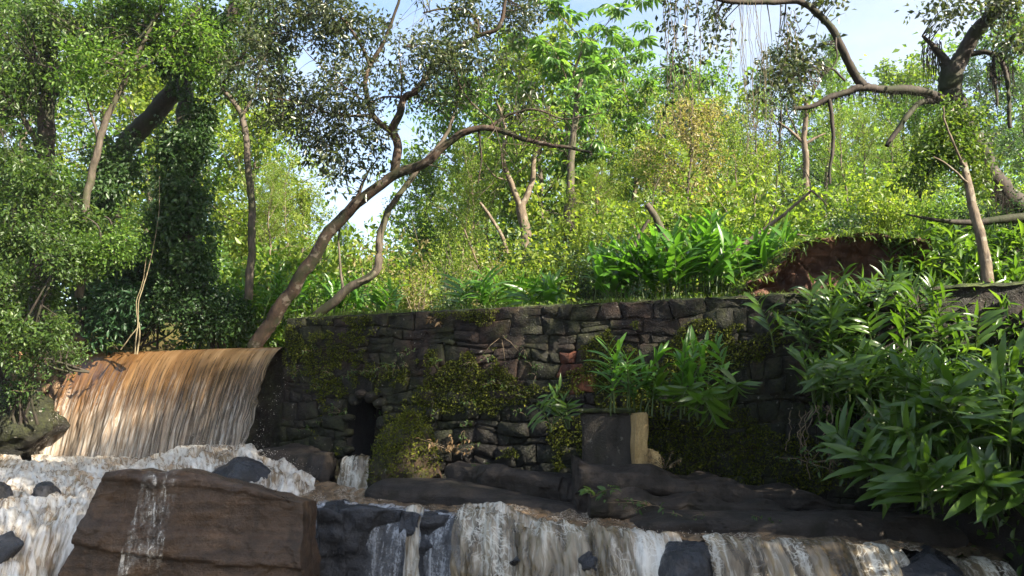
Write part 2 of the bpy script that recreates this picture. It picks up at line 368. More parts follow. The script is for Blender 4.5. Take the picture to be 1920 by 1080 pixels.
def flow_mat(name, body, pale, white, gaps=.4, net=.5, foam=.5, soft=1.0):
    """running water; UV in metres: x across, y along the flow. Streaks follow the flow; foam nets drift on it; gaps let the rock show"""
    m, nt, out = new_mat(name)
    uv = nt.nodes.new('ShaderNodeUVMap').outputs[0]
    s1 = noise_tex(nt, mapping(nt, uv, (4.5, .9, 1)), 1.0, 5, .58, .7)
    s2 = noise_tex(nt, mapping(nt, uv, (17, 2.4, 1)), 1.0, 5, .62, .6)
    big = noise_tex(nt, mapping(nt, uv, (1.7, .9, 1)), 1.0, 4, .55, .4)
    wob = nt.nodes.new('ShaderNodeTexNoise'); wob.inputs['Scale'].default_value = 4; wob.inputs['Detail'].default_value = 4; nt.links.new(uv, wob.inputs['Vector'])
    va = nt.nodes.new('ShaderNodeVectorMath'); va.operation = 'MULTIPLY_ADD'; va.inputs[1].default_value = (.55, .55, 0); nt.links.new(wob.outputs['Color'], va.inputs[0]); nt.links.new(mapping(nt, uv, (1, .62, 1)), va.inputs[2])
    v = nt.nodes.new('ShaderNodeTexVoronoi'); v.feature = 'DISTANCE_TO_EDGE'; v.voronoi_dimensions = '2D'; v.inputs['Scale'].default_value = 11.0; nt.links.new(va.outputs[0], v.inputs['Vector'])
    nw = ramp(nt, v.outputs['Distance'], [(0, (.95, .95, .95)), (.05, (.5, .5, .5)), (.14, (0, 0, 0))])
    nw = mix(nt, 1.0, nw, ramp(nt, big, [(.62 - .3 * net, (0, 0, 0)), (.76 - .3 * net, (1, 1, 1))]), 'MULTIPLY')
    bd = ramp(nt, s1, [(.28, tuple(k * .55 for k in body)), (.5, body), (.68, pale)])
    st = ramp(nt, mix(nt, .45, s2, big), [(.64 - .22 * foam, (0, 0, 0)), (.80 - .22 * foam, (.9, .9, .9))])
    wf = mix(nt, 1.0, st, nw, 'SCREEN')
    col = mix(nt, wf, bd, white)
    rg = ramp(nt, wf, [(0, (.12,) * 3), (1, (.6,) * 3)])
    p = principled(nt, col, rg, bump(nt, mix(nt, .5, s2, wf), .40 * soft, .03), .5)
    op = ramp(nt, s1, [(.30, (1 - gaps,) * 3), (.30 + .30 * gaps, (.97, .97, .97))])
    op = mix(nt, 1.0, op, wf, 'SCREEN')
    tr = nt.nodes.new('ShaderNodeBsdfTransparent'); tr.inputs['Color'].default_value = (.82, .80, .78, 1)
    mx = nt.nodes.new('ShaderNodeMixShader'); nt.links.new(op, mx.inputs[0]); nt.links.new(tr.outputs[0], mx.inputs[1]); nt.links.new(p.outputs[0], mx.inputs[2])
    nt.links.new(mx.outputs[0], out.inputs['Surface']); return m
M['lace'] = flow_mat('cascade_water', (.17, .13, .08), (.30, .25, .17), (.62, .585, .50), .85, .55, .66)
M['spout'] = flow_mat('white_cascade_water', (.27, .21, .14), (.42, .36, .27), (.64, .61, .54), .25, .4, .8)
M['torrent'] = flow_mat('torrent_water', (.26, .19, .12), (.44, .36, .26), (.72, .69, .62), .30, .6, 1.0)
M['stream'] = flow_mat('silty_stream', (.20, .135, .08), (.28, .20, .13), (.56, .50, .41), 0.0, .35, .34)
def streak_mat(name, white=(.62, .62, .60), lo=.56, hi=.68, sc=(11, 11, 1.0), body=0.0, clear=1.0):
    m, nt, out = new_mat(name)
    tc = nt.nodes.new('ShaderNodeNewGeometry').outputs['Position']
    s1 = noise_tex(nt, mapping(nt, tc, sc), 1.0, 6, .66, .5)
    s2 = noise_tex(nt, tc, 3.1, 4, .6); s3 = noise_tex(nt, tc, 30, 4, .7)
    f = mix(nt, .38, s1, s2); f = mix(nt, .25, f, s3)
    w = ramp(nt, f, [(lo - .06, (body,) * 3), (lo, (body + .1,) * 3), (hi, (.95, .95, .95))])
    p = principled(nt, white, .3, bump(nt, s1, .6, .03), .5)
    gl = nt.nodes.new('ShaderNodeBsdfTransparent')
    mx = nt.nodes.new('ShaderNodeMixShader'); nt.links.new(w, mx.inputs[0]); nt.links.new(gl.outputs[0], mx.inputs[1]); nt.links.new(p.outputs[0], mx.inputs[2])
    nt.links.new(mx.outputs[0], out.inputs['Surface']); return m
M['film'] = streak_mat('thin_water_film', (.40, .41, .43), .47, .58, (9, 9, 1.0), .10)
M['trickle'] = streak_mat('trickling_water', (.52, .49, .44), .53, .64, (24, 24, 1.1))
M['pond'] = foam_mat('silty_pond', (.16, .10, .055), .05, 3.0)

# ------------------------------------------------------------------ terrain
WR = np.array((-4.06, 14.5)); WT = np.array((.906, -.423)); WN = np.array((-.423, -.906))   # right end of the weir, direction along the wall, way the wall faces
WTOP, LIP = 1.33, 0.80
def UD(x, y):
    rx, ry = x - WR[0], y - WR[1]
    return rx * WT[0] + ry * WT[1], -(rx * WN[0] + ry * WN[1])
def UW(u, d, z):
    """wall coordinates (along, behind, up) to world"""
    return np.stack([WR[0] + u * WT[0] - d * WN[0], WR[1] + u * WT[1] - d * WN[1], z + 0 * u], -1)
def ground_z(x, y):
    x = np.asarray(x, float); y = np.asarray(y, float)
    u, d = UD(x, y)
    n = vnoise(np.stack([x * .35, y * .35, 0 * x], -1)) * .18 + vnoise(np.stack([x * .08, y * .08, 0 * x + 3], -1)) * .8 * sstep(4, 25, d)
    hill = 1.12 + .055 * np.clip(d, 0, 3) + .21 * np.clip(d - 3, 0, 17) + .10 * np.clip(d - 20, 0, 60)
    hill = hill + .95 * sstep(8.0, 9.6, u) * sstep(.9, 2.2, d)
    chan = sstep(-.2, -1.0, u) * sstep(-6.6, -5.4, u)                      # the pond behind the weir
    up = hill * (1 - chan * (1 - .75 * sstep(9, 26, d))) + chan * .1 * (1 - sstep(9, 26, d))
    low = -2.0 - 3.0 * sstep(-1.5, -2.6, d)
    bank = -5.6 + 3.2 * sstep(3.9, 4.6, x) + 2.7 * sstep(4.4, 6.4, x) + .12 * np.clip(x - 6.2, 0, 30) + .5 * sstep(-1.5, 0, d) * sstep(4.6, 6, x)
    lb = -5.5 + 3.6 * sstep(-4.6, -5.6, u) + 3.2 * sstep(-5.6, -8.2, u) + .2 * np.clip(-8 - u, 0, 30)
    low = np.maximum(np.maximum(low, bank), lb)
    low = np.where(y < 3.5, np.minimum(low, -2.2), low)
    w = sstep(.66, .98, d)
    return low * (1 - w) + up * w + n * (.35 + .65 * sstep(.5, 3, d))
def build_ground():
    def axis(a, b, fine0, fine1, h, k):
        f = list(np.arange(fine0, fine1, h)); s = h; p = fine1
        while p < b: f.append(p); s *= k; p += s
        s = h; p = fine0 - h
        while p > a: f.insert(0, p); s *= k; p -= s
        return np.array([a] + f + [b])
    xs = axis(-320, 320, -14, 14, .22, 1.22); ys = axis(-200, 420, 3, 30, .2, 1.22)
    X, Y = np.meshgrid(xs, ys, indexing='ij')
    V = np.stack([X, Y, ground_z(X, Y)], -1).reshape(-1, 3)
    o = obj('ground', make_mesh('ground', V, grid_faces(len(xs), len(ys)), M['ground'], True))
    o.data.materials.append(M['bank_soil'])
    F = grid_faces(len(xs), len(ys)); c = V[F].mean(1); uu, dd = UD(c[:, 0], c[:, 1])
    o.data.polygons.foreach_set('material_index', ((dd < 1.0) | (uu > 8.3)).astype(np.int32))
    tag(o, 'forest floor rising behind the dam wall under the trees', 'ground', kind='structure')
build_ground()

# pond surface behind the weir and the smooth bend of water over the lip
def build_pond():
    us = np.linspace(-6.3, -.05, 40); ds = np.linspace(.35, 22, 60)
    U, D = np.meshgrid(us, ds, indexing='ij')
    P = UW(U, D, LIP + .03 + .01 * vnoise(np.stack([U * 2, D * 2, 0 * U], -1)))
    tag(obj('water', make_mesh('pond_water', P.reshape(-1, 3), grid_faces(40, 60), M['pond'], True)), 'still brown water held back behind the weir', 'water', kind='structure')
build_pond()

# ------------------------------------------------------------------ the stone dam wall
def boulder_mesh(name, seed, mat, sub=4, planes=12, rough=.10, flat=.72):
    bm = bmesh.new(); bmesh.ops.create_icosphere(bm, subdivisions=sub, radius=1)
    rs = np.random.RandomState(seed)
    V = np.array([v.co[:] for v in bm.verts])
    for k in range(planes):
        n = rs.normal(size=3); n /= np.linalg.norm(n); dd = rs.uniform(flat, flat + .2)
        e = np.maximum(0, V @ n - dd); V = V - e[:, None] * n * .92
    V = V * (1 + rough * fbm(V * 1.9 + seed, 5, .55))[:, None]
    F = np.array([[v.index for v in f.verts] for f in bm.faces]); bm.free()
    return make_mesh(name, V, F, mat, False)
rngw = random.Random(11)
def clip_poly(poly, a, b, c):
    """keep a*x + b*y <= c"""
    outp = []
    for i in range(len(poly)):
        p, q = poly[i], poly[(i + 1) % len(poly)]
        dp, dq = a * p[0] + b * p[1] - c, a * q[0] + b * q[1] - c
        if dp <= 0: outp.append(p)
        if (dp < 0 < dq) or (dq < 0 < dp):
            t = dp / (dp - dq); outp.append((p[0] + t * (q[0] - p[0]), p[1] + t * (q[1] - p[1])))
    return outp
def voronoi(seeds, box, ax=1.0):
    cells = []
    for i, (sx, sy) in enumerate(seeds):
        poly = [(box[0], box[2]), (box[1], box[2]), (box[1], box[3]), (box[0], box[3])]
        nb = sorted(range(len(seeds)), key=lambda k: ((seeds[k][0] - sx) * ax) ** 2 + (seeds[k][1] - sy) ** 2)[1:22]
        for k in nb:
            # anisotropic bisector
            dx, dy = (seeds[k][0] - sx) * ax * ax, seeds[k][1] - sy
            mx_, my_ = (seeds[k][0] + sx) / 2, (seeds[k][1] + sy) / 2
            poly = clip_poly(poly, dx, dy, dx * mx_ + dy * my_)
            if len(poly) < 3: break
        if len(poly) >= 3: cells.append(poly)
    return cells
def area(poly):
    return abs(sum(poly[i][0] * poly[(i + 1) % len(poly)][1] - poly[(i + 1) % len(poly)][0] * poly[i][1] for i in range(len(poly)))) / 2
def stone_from(poly, frame, depth, out_, mat, name='stone', gap=.007):
    """a rounded stone on a polygon in the wall's plane; frame(u, d, z) gives the world point"""
    cx = sum(p[0] for p in poly) / len(poly); cy = sum(p[1] for p in poly) / len(poly)
    # resample the outline to 10 points with cut corners
    per = []
    n = len(poly)
    for i in range(n):
        p, q = poly[i], poly[(i + 1) % n]
        L = math.hypot(q[0] - p[0], q[1] - p[1])
        if L < .03: continue
        for t in ((.10, .90) if L > .12 else (.5,)):
            per.append((p[0] + (q[0] - p[0]) * t, p[1] + (q[1] - p[1]) * t))
    if len(per) < 4: return None
    m = len(per); V = []
    tilt_u, tilt_z = rngw.uniform(-.10, .10), rngw.uniform(-.12, .05)
    def ring(shr, d, jit):
        for (x, y) in per:
            r = math.hypot(x - cx, y - cy) + 1e-6
            k = max(.25, (r - shr) / r)
            xx, yy = cx + (x - cx) * k, cy + (y - cy) * k
            V.append(frame(xx + rngw.uniform(-jit, jit), d + (xx - cx) * tilt_u + (yy - cy) * tilt_z + rngw.uniform(-jit, jit) * 1.6, yy + rngw.uniform(-jit, jit)))
    ring(gap, depth, 0); ring(gap + .003, -out_ * .7, .006); ring(gap + .014, -out_, .010)
    V.append(frame(cx, -out_ * 1.02 - rngw.uniform(0, .012), cy))
    q = [(a * m + i, a * m + (i + 1) % m, (a + 1) * m + (i + 1) % m, (a + 1) * m + i) for a in (0, 1) for i in range(m)]
    t = [(2 * m + i, 2 * m + (i + 1) % m, 3 * m) for i in range(m)]
    return make_mesh(name, np.array(V), [np.array(q), np.array(t)], mat)

def wframe(u, d, z):
    return (WR[0] + u * WT[0] - d * WN[0], WR[1] + u * WT[1] - d * WN[1], z)
def wall_uv(px, py):
    a = PX(px, py, 1.0)     # ray direction
    # point k*a with WN.(k a - WR) = 0
    k = (WN[0] * WR[0] + WN[1] * WR[1]) / (WN[0] * a[0] + WN[1] * a[1])
    p = a * k; u, d = UD(p[0], p[1]); return float(u), float(p[2])
H0, H1 = wall_uv(652, 742), wall_uv(716, 862)                                   # culvert mouth
HU0, HU1, HZ0, HZ1 = H0[0], H1[0], H1[1], H0[1]

def build_wall():
    wall = empty('dam_wall', tuple(UW(np.array(4.), np.array(0.), np.array(-1.5))))
    loc = np.array(wall.location)
    # core: blocks round the culvert, 5 cm behind the stones' faces
    def block(u0, u1, z0, z1, d0=.018, d1=.62, mat=M['mortar'], name='core'):
        nu, nz = max(2, int((u1 - u0) / .045)), max(2, int((z1 - z0) / .045))
        U, Z = np.meshgrid(np.linspace(u0, u1, nu), np.linspace(z0, z1, nz), indexing='ij')
        D = d0 - .012 - .034 * fbm(np.stack([U * 1.7, Z * 2.2, 0 * U], -1), 3) - .018 * fbm(np.stack([U * 9, Z * 11, 0 * U + 6], -1), 4)
        Vf = UW(U.ravel(), D.ravel(), Z.ravel())
        Fs = [grid_faces(nu, nz)]
        c = np.array([wframe(u, d, z) for d in (d0, d1) for u in (u0, u1) for z in (z0, z1)])
        b = len(Vf)
        Fs.append(np.array([(0, 1, 5, 4), (2, 6, 7, 3), (1, 3, 7, 5), (0, 4, 6, 2), (4, 5, 7, 6)]) + b)
        return np.concatenate([Vf, c]), Fs
    parts = [block(-.06, HU0, -1.7, WTOP - .03), block(HU1, 11.6, -1.7, WTOP - .03), block(HU0, HU1, HZ1, WTOP - .03), block(HU0, HU1, -1.7, HZ0 - .12)]
    V, Q, n = [], [], 0
    for v, f in parts:
        V.append(v); Q += [k + n for k in f]; n += len(v)
    obj('mortar', make_mesh('mortar', np.concatenate(V) - loc, Q, M['mortar']), wall)
    # stones
    zs, z = [-1.55], -1.55
    while z < WTOP - .40: z += rngw.uniform(.15, .28); zs.append(z)
    zs = zs[:-1] + [WTOP - .24, WTOP] if WTOP - zs[-1] < .30 else zs + [WTOP - .22 if WTOP - zs[-1] > .4 else WTOP] + ([WTOP] if WTOP - zs[-1] > .4 else [])
    wav = lambda u, k: (zs[k] + .055 * math.sin(u * 1.7 + k * 2.1) + .035 * math.sin(u * 4.3 + k * 5.7)) if 0 < k < len(zs) - 1 else zs[k]
    cells = []
    for k in range(len(zs) - 1):
        u = -.05 - rngw.uniform(0, .2)
        j0 = (rngw.uniform(-.04, .04), rngw.uniform(-.04, .04))
        while u < 10.4:
            w = rngw.uniform(.17, .52) * (1.1 if zs[k] > .5 else .95)
            j1 = (rngw.uniform(-.06, .06), rngw.uniform(-.06, .06))
            a0, a1 = max(-.05, u), u + w
            if a1 > a0 + .08:
                q = [(a0 + j0[0], wav(a0, k)), ((a0 + a1) / 2, wav((a0 + a1) / 2, k) + rngw.uniform(-.015, .03)), (a1 + j1[0], wav(a1, k)), (a1 + j1[1], wav(a1, k + 1)), ((a0 + a1) / 2 + rngw.uniform(-.08, .08), wav((a0 + a1) / 2, k + 1) + rngw.uniform(-.03, .015)), (a0 + j0[1], wav(a0, k + 1))]
                if w > .38 and rngw.random() < .25:                       # a tall slot filled by two thin stones
                    m0, m1 = rngw.uniform(.35, .65), rngw.uniform(.35, .65)
                    p5, p2 = (q[0][0] + (q[5][0] - q[0][0]) * m0, q[0][1] + (q[5][1] - q[0][1]) * m0), (q[2][0] + (q[3][0] - q[2][0]) * m1, q[2][1] + (q[3][1] - q[2][1]) * m1)
                    cells += [[q[0], q[1], q[2], p2, p5], [p5, p2, q[3], q[4], q[5]]]
                else: cells.append(q)
            u = a1; j0 = j1
    cnt = 0
    rib = wall_uv(1080, 690)
    hc = ((HU0 + HU1) / 2, (HZ0 + HZ1) / 2)
    for poly in cells:
        # keep the culvert mouth clear
        if any(HU0 - .01 < p[0] < HU1 + .01 and HZ0 - .01 < p[1] < HZ1 + .01 for p in poly) or (min(p[0] for p in poly) < hc[0] < max(p[0] for p in poly) and min(p[1] for p in poly) < HZ1 and max(p[1] for p in poly) > HZ0):
            cx = sum(p[0] for p in poly) / len(poly); cy = sum(p[1] for p in poly) / len(poly)
            opts = [clip_poly(poly, 1, 0, HU0), clip_poly(poly, -1, 0, -HU1), clip_poly(poly, 0, -1, -HZ1)]
            opts = [o for o in opts if len(o) >= 3]
            if not opts: continue
            poly = max(opts, key=area)
        if area(poly) < .012: continue
        cx = sum(p[0] for p in poly) / len(poly); cy = sum(p[1] for p in poly) / len(poly)
        red = abs(cx - rib[0]) < .20 and abs(cy - rib[1]) < .34
        if red and rngw.random() < .2: continue                            # fallen stones: a dark hole
        mat = M['stone_red'] if red else (M['stone'] if cy > .05 + .5 * math.sin(cx * 1.3) * .6 else M['stone_low'])
        out_ = rngw.uniform(.004, .05) + (.05 * rngw.random() if cy < 0 else 0)
        me = stone_from(poly, lambda u, d, z: tuple(np.array(wframe(u, d, z)) - loc), .10, out_, mat)
        if me: obj('stone', me, wall); cnt += 1
    # mossy coping along the top
    us = np.linspace(-.06, 11.4, 230); ds = np.linspace(-.03, .64, 8)
    U, D = np.meshgrid(us, ds, indexing='ij')
    Z = WTOP + .006 + .018 * vnoise(np.stack([U * 5, D * 5, 0 * U], -1)) + .012 * vnoise(np.stack([U * 17, D * 17, 0 * U], -1)) - .05 * (D < 0)
    obj('coping', make_mesh('coping', UW(U, D, Z).reshape(-1, 3) - loc, grid_faces(230, 8), M['moss_top'], True), wall)
    # culvert throat
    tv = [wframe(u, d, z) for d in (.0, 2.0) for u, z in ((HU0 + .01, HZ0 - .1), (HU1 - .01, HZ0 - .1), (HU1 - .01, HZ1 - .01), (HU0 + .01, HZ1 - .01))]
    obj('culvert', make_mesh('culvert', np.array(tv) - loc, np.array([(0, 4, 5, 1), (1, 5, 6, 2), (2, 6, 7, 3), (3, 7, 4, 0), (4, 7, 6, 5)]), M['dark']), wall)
    rr = np.random.RandomState(3)
    for k, (u, z) in enumerate([(HU0 + .02, HZ0 + .15), (HU0 - .02, HZ0 + .42), (HU0 + .05, HZ0 + .68), (HU0 + .14, HZ1 - .06), (HU0 + .32, HZ1 + .03), (HU0 + .5, HZ1 - .02), (HU1 - .05, HZ1 - .12), (HU1 + .02, HZ0 + .6), (HU1 - .02, HZ0 + .3)]):
        o = obj('stone', boulder_mesh('rim_stone', 500 + k, M['stone_low'], 2, 9, .12, .7), wall)
        o.location = tuple(np.array(wframe(u, rr.uniform(-.02, .05), z)) - loc); o.scale = (rr.uniform(.10, .17), .13, rr.uniform(.07, .14)); o.rotation_euler = (0, rr.uniform(-.4, .4), -.43)
    tag(wall, 'mossy rubble stone dam wall running from the weir to the bank', 'wall')
    print('wall stones', cnt)
    return wall
WALL = build_wall()

def build_weir():
    w = empty('weir', tuple(UW(np.array(-2.7), np.array(0.), np.array(-1.5)))); loc = np.array(w.location)
    us = np.linspace(-5.9, -.03, 90); zs = np.concatenate([np.linspace(-1.8, LIP - .05, 40)])
    U, Z = np.meshgrid(us, zs, indexing='ij')
    D = .10 + .05 * fbm(np.stack([U * 3, Z * 4, 0 * U], -1), 3)
    V = UW(U, D, Z).reshape(-1, 3)
    obj('face', make_mesh('weir_face', V - loc, grid_faces(90, 40), M['stone_low'], True), w)
    cv = np.array([wframe(u, d, z) for d in (.08, .9) for u in (-5.9, -.03) for z in (-1.8, LIP - .045)])
    obj('crest', make_mesh('weir_crest', cv - loc, np.array([(0, 1, 5, 4), (2, 6, 7, 3), (1, 3, 7, 5), (4, 5, 7, 6)]), M['stone_low']), w)
    tag(w, 'low dark stone weir under the brown waterfall', 'weir')
build_weir()

# left abutment: rounded warm stones beside the lip
def build_abutment():
    a = empty('stone_abutment', tuple(UW(np.array(-6.0), np.array(0.), np.array(0.)))); loc = np.array(a.location)
    seeds = []
    z = -.15
    while z < 1.45:
        u = -8.6
        while u < -5.30:
            seeds.append((u + rngw.uniform(0, .2), z + rngw.uniform(-.05, .05))); u += rngw.uniform(.26, .42)
        z += rngw.uniform(.2, .27)
    for poly in voronoi(seeds, (-8.7, -5.38, -.25, 1.5), .9):
        cx = sum(p[0] for p in poly) / len(poly); cy = sum(p[1] for p in poly) / len(poly)
        if cy > 1.18 - .55 * sstep(-6.2, -5.4, cx) * 0 - .35 * max(0, -6.3 - cx) + .1 * math.sin(cx * 9): continue
        me = stone_from(poly, lambda u, d, z: tuple(np.array(wframe(u, d - .25 * (1.2 - z), z)) - loc), .35, rngw.uniform(.02, .16), M['stone_warm'])
        if me: obj('stone', me, a)
    us = np.linspace(-8.8, -5.36, 30); zs = np.linspace(-1.6, 1.1, 24)
    U, Z = np.meshgrid(us, zs, indexing='ij')
    D = .05 - .25 * (1.2 - Z) + .08 * fbm(np.stack([U * 3, Z * 4, 0 * U + 5], -1), 3)
    obj('core', make_mesh('abutment_core', UW(U, D, Z).reshape(-1, 3) - loc, grid_faces(30, 24), M['stone_low'], True), a)
    tag(a, 'rough abutment of yellowish stones at the left end of the weir', 'abutment')
build_abutment()

# ------------------------------------------------------------------ water
def build_waterfall():
    nu, nt_ = 320, 130
    us = np.linspace(-5.36, -.06, nu)
    V0, T = 1.36, .73
    ta = np.linspace(-.28, 1.0, nt_)
    U, A = np.meshgrid(us, ta, indexing='ij')
    tt = np.clip(A, 0, 1) * T
    jit = .05 * vnoise(np.stack([U * 1.3, 0 * U, 0 * U], -1)) + .03 * vnoise(np.stack([U * 5, 0 * U, 0 * U + 4], -1))
    d = -(V0 * (1 + jit)) * tt + np.where(A < 0, -A * 1.6, 0)
    z = LIP - 4.9 * tt * tt + np.where(A < 0, .035 * (1 - np.cos(np.clip(-A / .28, 0, 1) * 3.14)) / 2, 0)
    # ridges that follow the flow, wider apart and rougher as it falls
    Ac = np.clip(A, 0, 1)
    sx = U + .04 * Ac * vnoise(np.stack([U * 2, A * 2, 0 * U + 9], -1))
    rid = .022 * vnoise(np.stack([sx * 6, A * .9, 0 * U], -1)) + .010 * vnoise(np.stack([sx * 15, A * 1.2, 0 * U + 2], -1)) + .004 * vnoise(np.stack([sx * 34, A * 2, 0 * U + 3], -1))
    rid = rid * (.02 + .55 * Ac) + .022 * Ac ** 2 * vnoise(np.stack([sx * 16, A * 14, 0 * U + 6], -1))
    # ragged sides
    ed = np.minimum(U - us[0], us[-1] - U)
    rag = sstep(.35, 0, ed) * Ac
    U2 = U + rag * (.07 * vnoise(np.stack([A * 31, U * 9, 0 * U + 8], -1)) + .10 * vnoise(np.stack([A * 7, U * 4, 0 * U + 3], -1))) + np.where(U < -2.7, -1, 1) * -.10 * rag
    dl = -rid * 1.6
    P = UW(U2, d + dl, z + rid * .4)
    uv = np.stack([U, A], -1).reshape(-1, 2)
    me = make_mesh('waterfall', P.reshape(-1, 3), grid_faces(nu, nt_), M['fall'], True, uv)
    o = obj('waterfall', me)
    tag(o, 'wide brown sheet of water pouring over the weir', 'waterfall', kind='structure')
build_waterfall()

def drops(name, pts, size, mat, seed=0, parent=None):
    """small splash drops: stretched tetrahedra"""
    rs = np.random.RandomState(seed)
    base = np.array([(0, 0, 1.), (.94, 0, -.33), (-.47, .82, -.33), (-.47, -.82, -.33)])
    n = len(pts); s = size * (rs.rand(n) ** 2 * 1.2 + .35)
    dirs = rs.normal(size=(n, 1, 3)) * .35
    V = pts[:, None, :] + (base[None] + dirs * base[None, :, 2:3]) * s[:, None, None] * (1 + .6 * rs.rand(n, 4, 1))
    F = (np.arange(n)[:, None, None] * 4 + np.array([(0, 1, 2), (0, 2, 3), (0, 3, 1), (1, 3, 2)])[None]).reshape(-1, 3)
    return obj(name, make_mesh(name, V.reshape(-1, 3), F, mat), parent)

def patch(name, ctrl, nu, nv, mat, amp, freq, seed, label, cat='water', kind='structure', oct=4, flow=1):
    """a sheet of water through a lattice of control points ctrl[i][j] (world), roughened by noise"""
    C = np.array(ctrl, float); a, b = C.shape[:2]
    def interp(C, n, axis):
        m = C.shape[axis]; t = np.linspace(0, m - 1, n); i = np.clip(np.floor(t).astype(int), 0, m - 2); f = t - i
        g = lambda k: np.take(C, np.clip(k, 0, m - 1), axis)
        sh = [1, 1, 1]; sh[axis] = n; f = f.reshape(sh)
        p0, p1, p2, p3 = g(i - 1), g(i), g(i + 1), g(i + 2)
        return .5 * (2 * p1 + (p2 - p0) * f + (2 * p0 - 5 * p1 + 4 * p2 - p3) * f ** 2 + (3 * p1 - p0 - 3 * p2 + p3) * f ** 3)
    P = interp(interp(C, nu, 0), nv, 1)
    du = np.gradient(P, axis=0); dv = np.gradient(P, axis=1)
    nrm = unit(np.cross(du, dv)); 
    if nrm[..., 2].mean() < 0: nrm = -nrm
    # arc lengths across and along the flow: texture and ripples follow it
    su = np.linalg.norm(du, axis=-1); sv = np.linalg.norm(dv, axis=-1)
    au = np.cumsum(np.median(su, axis=1))[:, None] + 0 * su; av = np.cumsum(sv, axis=1)
    if flow == 0: au, av = np.cumsum(np.median(sv, axis=0))[None, :] + 0 * sv, np.cumsum(su, axis=0)
    uv = np.stack([au + seed * 3, av], -1)
    q = np.stack([au * freq * 1.5, av * freq * .45, 0 * au + seed], -1)
    h = .62 * fbm(q, oct, .5) + .38 * fbm(P * freq + seed, oct, .5)
    h2 = 1 - np.sqrt(fbm(q * 1.6 + 7, 3, .45) ** 2 + .015) * 1.7
    P = P + nrm * (amp * (h * .7 + h2 * .5))[..., None]
    o = obj(name, make_mesh(name, P.reshape(-1, 3), grid_faces(nu, nv), mat, True, uv.reshape(-1, 2)))
    tag(o, label, cat, kind=kind); return o, P

